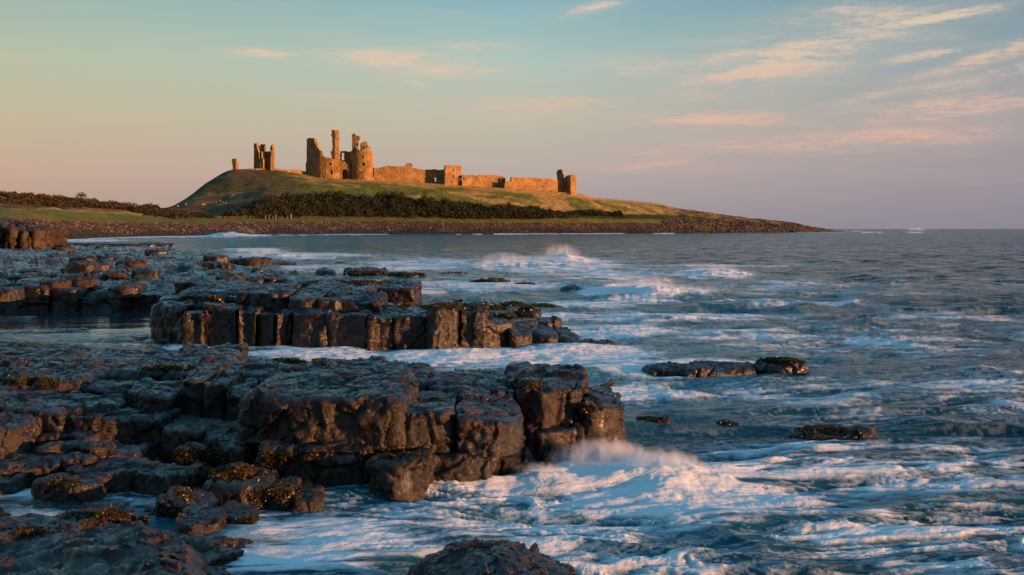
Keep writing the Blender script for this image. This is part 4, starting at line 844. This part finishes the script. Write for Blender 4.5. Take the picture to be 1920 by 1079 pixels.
single('low_wall', [(514, 834), (574, 846)], [TZ([(1140, 790), (1150, 680), (1190, 685), (1300, 700), (1420, 705), (1480, 698), (1600, 708), (1690, 700), (1760, 735), (1850, 735), (1850, 800)])], [], 325, 'low dark rubble wall between the lone tower and the gatehouse', 'wall', 22, th=1.0)
single('curtain_wall', [(696, 842), (770, 849), (822, 856)], [WZ([(80, 330), (88, 222), (140, 216), (190, 204), (240, 210), (322, 208), (326, 190), (345, 182), (368, 188), (375, 222), (440, 232), (550, 232), (575, 238), (575, 330)])], [WZ([(540, 322), (540, 292), (556, 292), (556, 322)])], 342, 'long sunlit curtain wall with a broken knob on top, joining the gatehouse', 'castle wall', 23)
single('curtain_wall', [(821, 862), (835, 854)], [WZ([(555, 335), (555, 234), (615, 236), (625, 345)])], [], 343, 'short shaded stretch of wall just left of the square tower', 'castle wall', 24)
sq = empty('square_tower', (wx(849, 849), 849, wz(344, 849)), 'squat square tower with two small slit windows, midway along the curtain wall', 'tower')
wall('front_wall', [(834, 846), (865.3, 853)], [WZ([(616, 350), (620, 206), (630, 203), (735, 204), (741, 212), (741, 352)])], [WZ([(676, 226), (684, 226), (684, 246), (676, 246)]), WZ([(676, 274), (684, 274), (684, 294), (676, 294)])], 347, sq, seed=25, th=2.0)
wall('side_wall', [(834, 862), (834.4, 848.2)], [[(832, 350), (832, 311.5), (838, 311), (838, 350)]], [], 345, sq, seed=26, th=1.5)
wall('side_wall', [(864.7, 855.2), (865, 866)], [[(861, 350), (861, 311.5), (869, 311), (869, 350)]], [], 347, sq, seed=27, th=1.5)
single('curtain_wall', [(866, 850), (948, 868)], [WZ([(745, 370), (748, 275), (800, 278), (900, 274), (1030, 278), (1060, 286), (1078, 296), (1084, 322), (1110, 326), (1110, 380)])], [WZ([(750, 315), (750, 290), (762, 290), (762, 315)])], 352, 'plain sunlit curtain wall right of the square tower', 'castle wall', 28)
single('curtain_wall', [(938.5, 864), (947, 871)], [WZ([(1034, 372), (1034, 300), (1050, 286), (1070, 292), (1072, 372)])], [], 352, 'narrow shaded return at the gap in the curtain wall', 'castle wall', 29, th=1.0)
single('curtain_wall', [(946, 858), (1058, 884)], [WZ([(1065, 380), (1070, 318), (1112, 326), (1116, 292), (1140, 290), (1250, 294), (1400, 302), (1480, 308), (1500, 345), (1510, 400)])], [], 362, 'sunlit curtain wall between the gap and the end turret', 'castle wall', 30)
et = empty('end_turret', (wx(1065, 880), 880, wz(362, 880)), 'ruined corner turret with a jagged fin, at the seaward end of the castle wall', 'tower')
wall('broken_fin', [(1043.5, 888), (1056.5, 884)], [WZ([(1455, 380), (1457, 242), (1470, 236), (1485, 230), (1496, 240), (1498, 262), (1508, 272), (1500, 300), (1512, 335), (1510, 400)])], [], 361, et, seed=31, th=1.4)
wall('side_wall', [(1057.5, 890), (1070.5, 879)], [WZ([(1508, 400), (1508, 300), (1530, 280), (1560, 272), (1562, 410)])], [], 363, et, seed=32, th=1.4)
wall('front_wall', [(1070, 877), (1080.5, 881)], [WZ([(1558, 412), (1560, 274), (1590, 272), (1602, 276), (1602, 412)])], [], 364, et, seed=33, th=2.0)
# tumbled footings on the slope below the gatehouse
single('low_wall', [(681.5, 824), (698, 826)], [GZ([(1280, 1060), (1280, 1018), (1415, 1015), (1420, 1060)])], [], 348, 'little pale square footing on the slope below the right drum tower', 'ruin', 34, th=1.5)

# ------------------------------------------------------------------ fences, sheep, gulls
def post_mesh(h_, r_):
    n_ = 6; vs = []
    for zz, k in ((-.3, 1), (0, 1), (h_*.93, .95), (h_, .55)):
        for j in range(n_): an = j*6.283/n_; vs.append((r_*k*math.cos(an), r_*k*math.sin(an), zz))
    return vs, [grid_faces(4, n_, True), np.array([[18, 19, 20, 21], [18, 21, 22, 23]])]
def fence(a0, a1, s0, s1, n_, h_, label, wide=.16):
    q0 = land(a0, s0); root = empty('fence', tuple(q0), label, 'fence'); me = None; tops = []
    for i in range(n_):
        t = i/(n_-1); q = land(a0+(a1-a0)*t, s0+(s1-s0)*t)
        if me is None:
            vs, fs = post_mesh(h_, wide); o = mesh_obj('post', vs, fs, M_wood); me = o.data
        else: o = bpy.data.objects.new('post', me); C.objects.link(o)
        o.parent = root; o.location = Vector(q)-Vector(q0); o.rotation_euler = (random.uniform(-.08, .08), random.uniform(-.08, .08), random.random()*3); tops.append(q)
    vs = []; fs = []
    for hh in (.45, .9):
        for i, q in enumerate(tops):
            for dy, dz in ((-.02, -.02), (.02, -.02), (0, .02)): vs.append((q[0], q[1]+dy, q[2]+h_*hh+dz))
        b0 = len(vs)-3*len(tops)
        for i in range(len(tops)-1):
            for j in range(3): fs.append((b0+i*3+j, b0+i*3+(j+1) % 3, b0+i*3+3+(j+1) % 3, b0+i*3+3+j))
    mesh_obj('wire', vs, np.array(fs), M_wood, root, origin=tuple(q0))
fence(405, 505, 3.02, 3.02, 26, 1.3, 'post and wire fence at the foot of the dark thicket behind the beach', .13)
fence(1086, 1192, 5.97, 5.97, 20, 1.3, 'post and wire fence on the skyline right of the castle', .12)
for i, (a, hh, wd) in enumerate([(499, 2.2, .22), (507, 2.5, .2), (512, 2.0, .2), (518, 2.7, .26), (531, 1.6, .18), (539, 1.6, .18), (547, 2.9, .42)]):
    vs, fs = post_mesh(hh, wd); q = land(a, 2.75); o = mesh_obj('wooden_post', vs, fs, M_wood); o.location = tuple(q)
    tag(o, ['leftmost tall timber post of the row above the beach', 'second timber post from the left above the beach', 'third timber post from the left above the beach', 'tallest of the four close timber posts at the left of the row', 'short timber post, third from the right above the beach', 'short timber post just left of the thick rightmost one', 'thick sunlit timber post, rightmost of the row above the beach'][i], 'post', 'timber posts above the beach')

def skin_obj(name, verts, edges, radii, mat, parent=None, sub=1):
    me = bpy.data.meshes.new(name); me.from_pydata(verts, edges, []); me.materials.append(mat)
    o = bpy.data.objects.new(name, me); C.objects.link(o)
    md = o.modifiers.new('skin', 'SKIN'); md.use_smooth_shade = True
    for v_, r_ in zip(me.skin_vertices[0].data, radii): v_.radius = (r_, r_) if not isinstance(r_, tuple) else r_
    me.skin_vertices[0].data[0].use_root = True
    o.modifiers.new('sub', 'SUBSURF').levels = sub; o.modifiers['sub'].render_levels = sub
    if parent: o.parent = parent
    return o
def make_sheep():
    r_ = empty('sheep', (0, 0, 0), 'x', 'sheep')
    vs = [(0, 0, .62), (.35, 0, .64), (-.38, 0, .64), (.58, 0, .62), (.78, 0, .42), (.93, 0, .30), (.33, .14, .38), (.33, .15, .0), (.33, -.14, .38), (.33, -.15, .0), (-.36, .14, .38), (-.38, .15, .0), (-.36, -.14, .38), (-.38, -.15, .0), (-.55, 0, .58)]
    ed = [(0, 1), (0, 2), (1, 3), (3, 4), (4, 5), (1, 6), (6, 7), (1, 8), (8, 9), (2, 10), (10, 11), (2, 12), (12, 13), (2, 14)]
    rd = [.30, .27, .28, .17, .12, .06, .08, .04, .08, .04, .09, .04, .09, .04, .08]
    skin_obj('fleece_body', vs, ed, rd, M_wool, r_); return r_
def dup(root):
    c = root.copy(); C.objects.link(c)
    for ch in list(root.children):
        d = ch.copy(); C.objects.link(d); d.parent = c
    return c
sh = make_sheep()
for i, (a, pyy) in enumerate([(335, 387.5), (350, 384.5), (382, 385), (384, 384), (397, 382.5), (407, 381.8), (414, 378), (419, 382), (425, 382.3)]):
    o = sh if i == 0 else dup(sh)
    # slide up the slope until the surface shows at that row
    best = min((abs(HY-(land(a, s_)[2]-H)*F/land(a, s_)[1]-pyy), s_) for s_ in np.linspace(3.3, 5.9, 90))[1]
    o.location = tuple(land(a, best)); o.rotation_euler.z = random.uniform(0, 6.28); o.scale = (.8, .8, .8)
    tag(o, ['leftmost of the white sheep on the hillside', 'second white sheep from the left on the hillside', 'third white sheep from the left, just behind its close neighbour', 'fourth white sheep from the left, upper one of a close pair', 'fifth white sheep from the left on the hillside', 'sixth white sheep from the left on the hillside', 'highest of the white sheep on the hillside', 'second white sheep from the right on the hillside', 'rightmost of the white sheep on the hillside'][i], 'sheep', 'sheep on the hillside')

# ------------------------------------------------------------------ things placed on the rock surface
bpy.context.view_layer.update(); dg = bpy.context.evaluated_depsgraph_get()
def hit_px(px_, py_):
    d = Vector(((px_-960)/F, 1, (HY-py_)/F)).normalized()
    ok, loc, nrm, idx, ob, mt = scene.ray_cast(dg, cam.location, d); return (loc, nrm, ob) if ok else (None, None, None)
def drop(x_, y_, z0=6.0):
    ok, loc, nrm, idx, ob, mt = scene.ray_cast(dg, Vector((x_, y_, z0)), Vector((0, 0, -1))); return (loc, nrm, ob) if ok else (None, None, None)

def make_gull():
    r_ = empty('gull', (0, 0, 0), 'x', 'gull')
    vs = [(0, 0, .17), (.10, 0, .20), (.15, 0, .28), (.19, 0, .32), (-.13, 0, .16), (-.27, 0, .15), (.02, .025, .09), (.02, .03, 0), (.02, -.025, .09), (.02, -.03, 0)]
    ed = [(0, 1), (1, 2), (2, 3), (0, 4), (4, 5), (0, 6), (6, 7), (0, 8), (8, 9)]
    skin_obj('bird_body', vs, ed, [.075, .065, .04, .038, .055, .015, .012, .007, .012, .007], M_gull, r_)
    skin_obj('beak', [(.21, 0, .32), (.26, 0, .31)], [(0, 1)], [.012, .005], M_beak, r_)
    for s_ in (1, -1): skin_obj('wing', [(.06, s_*.062, .20), (-.10, s_*.066, .19), (-.30, s_*.03, .17)], [(0, 1), (1, 2)], [(.02, .05), (.02, .05), (.008, .015)], M_grey, r_)
    return r_
gl = None
for i, (a, b_, lab) in enumerate([][:0] and [(320, 536, 'white gull on the dark shelf, left of the other gull near the ledge corner'), (346, 534, 'white gull on a brown hump of the shelf above the column wall'), (445, 534, 'white gull alone on the shelf, furthest right of the resting birds'), (128, 522, 'white gull standing above the still pool at left')]):
    loc, nn_, ob = hit_px(a, b_)
    if loc is None: continue
    o = gl if i == 0 else dup(gl); o.location = loc-Vector((0, 0, .01)); o.rotation_euler.z = random.uniform(0, 6.28); o.scale = (1.25,)*3; tag(o, lab, 'gull', 'gulls resting on the shelf')

# seaweed: tufts of small fronds lying on the rock
def weed(px_, py_, wpx, hpx, n_, label, tint=(.12, .075, .008), fr=None):
    P_, Nn = [], []
    for k in range(n_):
        a = random.gauss(0, .45); b_ = random.gauss(0, .45)
        loc, nr_, ob = hit_px(px_+a*wpx, py_+b_*hpx)
        if loc is None or ob is None or ob.name.startswith('sea') or loc.z < -.02: continue
        P_.append(tuple(loc)); Nn.append(tuple(nr_))
    if len(P_) < 4: return
    P_ = np.array(P_); Nn = np.array(Nn); Yc = P_[:, 1].mean(); f_ = fr or .0010*Yc+.006
    per = 9; p = np.repeat(P_, per, 0)+rng.normal(size=(len(P_)*per, 3))*[f_*.7, f_*.7, f_*.35]+np.repeat(Nn, per, 0)*f_*.25
    m_ = len(p); a = rng.normal(size=(m_, 3)); a[:, 2] *= .5; a /= np.linalg.norm(a, axis=1, keepdims=True); b_ = np.cross(a, rng.normal(size=(m_, 3))); b_ /= np.linalg.norm(b_, axis=1, keepdims=True)
    l_ = f_*rng.uniform(.5, 1.1, m_)[:, None]; v_ = np.stack([p-a*l_, p+b_*l_*.35+[0, 0, f_*.2], p+a*l_, p-b_*l_*.35], 1).reshape(-1, 3)
    t_ = np.repeat(np.array(tint)*rng.uniform(.2, .95, (m_, 1)), 4, 0)
    o = mesh_obj('seaweed_clump', v_, np.arange(m_*4).reshape(-1, 4), M_weed, smooth=False, attrs={'tint': t_}, origin=tuple(P_.mean(0))); tag(o, label, 'seaweed', 'seaweed clumps on the rocks')
GOLD = (.15, .085, .008); OLV = (.085, .07, .010)
WD = [(545, 856, 60, 8, 60, 'golden weed hanging under the big ribbed block', GOLD), (985, 236/1+486, 40, 8, 50, 'golden weed patch on the top of the ledge near its tip', GOLD), (1095, 765, 26, 8, 40, 'small golden weed patch beside the end block', GOLD),
      (735, 849, 50, 8, 60, 'bright golden weed under the squared middle blocks', GOLD), (360, 855, 70, 12, 80, 'golden weed strung along the shaded foot of the narrow ledge', GOLD), (430, 885, 70, 14, 110, 'golden weed at the dark foot of the ledge, above the runnels', GOLD), (520, 925, 40, 14, 60, 'golden weed on the step above the inlet', GOLD),
      (205, 968, 60, 12, 120, 'largest golden brown weed mat on the near wet slab', (.13, .07, .008)), (295, 965, 45, 12, 70, 'brown weed mat just right of the largest one on the wet slab', (.13, .07, .008)), (120, 905, 26, 8, 50, 'small brown tuft near the streaming water at left', (.13, .07, .008)), (500, 980, 50, 14, 80, 'weed hanging at the lip where the runnel drops to the surf', OLV), (455, 1055, 50, 14, 60, 'brown weed at the foot of the near slab beside the surf', OLV), (60, 905+90, 40, 8, 30, 'brown weed scrap on the near slab by the left edge', GOLD), (345, 925, 20, 14, 40, 'weed tuft beside the glowing orange stone', GOLD),
      (1300, 664, 80, 6, 80, 'brown weed along the top of the left reef rock in open water', (.10, .06, .008)), (1470, 675, 50, 8, 60, 'brown weed over the right reef rock in open water', (.10, .06, .008)), (1550, 805, 60, 10, 120, 'olive weed over the low reef right of the ledge tip', OLV), (1220, 786, 40, 5, 40, 'weed on the flat rock behind the ledge tip', OLV), (1360, 797, 30, 4, 30, 'weed on the sliver of rock in the foam', OLV), (1730, 958, 30, 8, 40, 'weed tuft in the surf at lower right', OLV), (1880, 962, 25, 6, 30, 'weed tuft in the surf at the right edge', OLV),
      (860, 575, 80, 7, 90, 'olive weed on the low reef behind the column wall', OLV), (960, 570, 40, 10, 80, 'thick green weed on the domed rock', OLV), (1010, 574, 40, 7, 60, 'green weed on the flat reef by the domed rock', OLV), (960, 592, 36, 6, 40, 'weed on the low rock close behind the column wall', OLV), (760, 516, 50, 5, 50, 'weed on the right part of the distant reef', OLV), (690, 513, 50, 4, 40, 'weed on the middle of the distant reef', OLV), (850, 514, 50, 2, 30, 'weed on the thin reef line', OLV), (700, 530, 50, 4, 40, 'weed on the flat reef behind the squared corner', OLV), (920, 529, 50, 4, 40, 'weed on the left brown reef strip', OLV), (985, 534, 40, 4, 40, 'weed on the right brown reef strip', OLV), (380, 562, 60, 6, 60, 'green weed on the shoulder where the column wall begins', OLV), (560, 675, 50, 6, 40, 'weed in the foaming channel', OLV),
      (60, 715, 50, 6, 70, 'yellow green weed on the rounded mound at left', (.13, .12, .01)), (320, 690, 50, 4, 50, 'yellow green growth along the crest of the near ledge', (.13, .12, .01))]
for w_ in WD: weed(w_[0], w_[1], w_[2], w_[3], w_[4]*8, w_[5], w_[6])

# spray: uncountable droplets thrown up where the surf strikes
def spray(L_):
    P_, S_ = [], []
    for (a, b_, Yc, sx, sz, n_, lean, sz0) in L_:
        for k in range(n_):
            t = random.random()**1.7; jet = random.choice(range(5)); jx = (jet-2)*.35*sx
            xx = wx(a, Yc)+jx+random.gauss(0, sx*.25)*(1-.3*t)+lean*t*sz; zz = wz(b_, Yc)+sz*t*random.uniform(.5, 1)
            P_.append((xx, Yc+random.gauss(0, sx*.25), zz)); S_.append(sz0*random.uniform(.4, 1.2)*(1-.5*t))
    P_ = np.array(P_); S_ = np.array(S_); base = np.array([(1, 0, 0), (-.5, .87, 0), (-.5, -.87, 0), (0, 0, 1.4)])*1.0; fo = np.array([(0, 1, 3), (1, 2, 3), (2, 0, 3), (1, 0, 2)])
    v_ = P_[:, None]+base[None]*S_[:, None, None]; f_ = (fo[None]+np.arange(len(P_))[:, None, None]*4).reshape(-1, 3)
    o = mesh_obj('sea_spray', v_.reshape(-1, 3), f_, M_foam); tag(o, 'fine white spray thrown up where the surf breaks', 'spray', kind='stuff')
spray([(1130, 880, 14.0, .5, .34, 700, .25, .0045), (1230, 885, 13.8, .5, .30, 400, .5, .004), (760, 915, 12.75, .08, .24, 160, .1, .004), (605, 965, 11.9, .10, .14, 120, .2, .0035), (1010, 900, 13.4, .3, .20, 250, .1, .004)])
# mist: closed volumes of fine droplets, thinning out to nothing at their rims
def mist_material():
    m = bpy.data.materials.new('spray_mist'); m.use_nodes = True; t = m.node_tree; t.nodes.clear(); N = NT(t)
    o = N.n('ShaderNodeOutputMaterial'); v = N.n('ShaderNodeVolumePrincipled'); N.l(v.outputs[0], o.inputs['Volume'])
    tc_ = N.n('ShaderNodeTexCoord').outputs['Object']; ln = N.n('ShaderNodeVectorMath', operation='DOT_PRODUCT'); N.l(tc_, ln.inputs[0]); N.l(tc_, ln.inputs[1])
    f = N.m('SUBTRACT', 1.0, ln.outputs['Value'], clamp=True); f = N.m('MULTIPLY', f, f)
    nz = N.noise(N.mapping(tc_, scale=(5.5, 4.0, 1.5), rot=(0, R(24), 0)), 1.0, 6, .70, .9)
    k = N.n('ShaderNodeAttribute', attribute_name='thick', attribute_type='OBJECT').outputs['Fac']
    N.l(N.m('MULTIPLY', N.m('MULTIPLY', f, k), N.m('MULTIPLY', N.m('SUBTRACT', nz, .46, clamp=True), 9.0)), v.inputs['Density'])
    v.inputs['Color'].default_value = (.95, .95, .95, 1); v.inputs['Anisotropy'].default_value = .1
    return m
M_mist = mist_material(); scene.cycles.volume_bounces = 3
import bmesh
for (a, b_, Yc, rx, ry, rz, tau, lab) in [(1130, 878, 14.1, .80, .45, .40, 9.5, 'burst of spray rising from the surf at the tip of the near ledge'), (1240, 892, 13.7, .7, .5, .34, 7.5, 'thin mist drifting right of the burst at the ledge tip'), (1015, 905, 13.5, .45, .3, .26, 5.0, 'low spray where surf runs along the near ledge front'),
        (1205, 548, 52, 2.6, 2.4, .95, 1.9, 'pale peach spray over the breaker in mid water'), (1310, 556, 50, 2.6, 2, .6, 1.0, 'thin spray trailing right of the mid-water breaker'), (1335, 516, 74, 2.8, 2.5, .9, 1.6, 'spray blown off the farther breaker right of mid water'), (945, 502, 90, 3.4, 3, 1.4, 1.6, 'spray over the left end of the wide distant breaker'), (1050, 487, 108, 2.6, 3, 1.8, 1.8, 'plume standing up from the wide distant breaker'), (1020, 497, 96, 6, 4, 1.0, 1.0, 'low spray along the wide distant breaker'),
        (430, 436, 560, 15, 10, 3.4, 1.5, 'plume off the breaker in front of the far beach'), (500, 480, 122, 3.2, 3, 1.1, 1.3, 'spray above the white surf off the shelf corner'), (1716, 432.5, 2200, 26, 20, 7, 1.6, 'lone distant spout of surf near the horizon at right'), (760, 905, 12.7, .10, .1, .17, 2.0, 'small jet of water against the lower block of the near ledge')]:
    bm_ = bmesh.new(); bmesh.ops.create_icosphere(bm_, subdivisions=3, radius=1.0); me = bpy.data.meshes.new('sea_spray'); bm_.to_mesh(me); bm_.free(); me.materials.append(M_mist)
    o = bpy.data.objects.new('sea_spray', me); C.objects.link(o); o.location = (wx(a, Yc), Yc, wz(b_, Yc)); o.scale = (rx, ry, rz); o['thick'] = 3.2*tau/(2*ry)
    tag(o, lab, 'spray', kind='stuff')
print('boulders', NB, 'objects', len(bpy.data.objects))
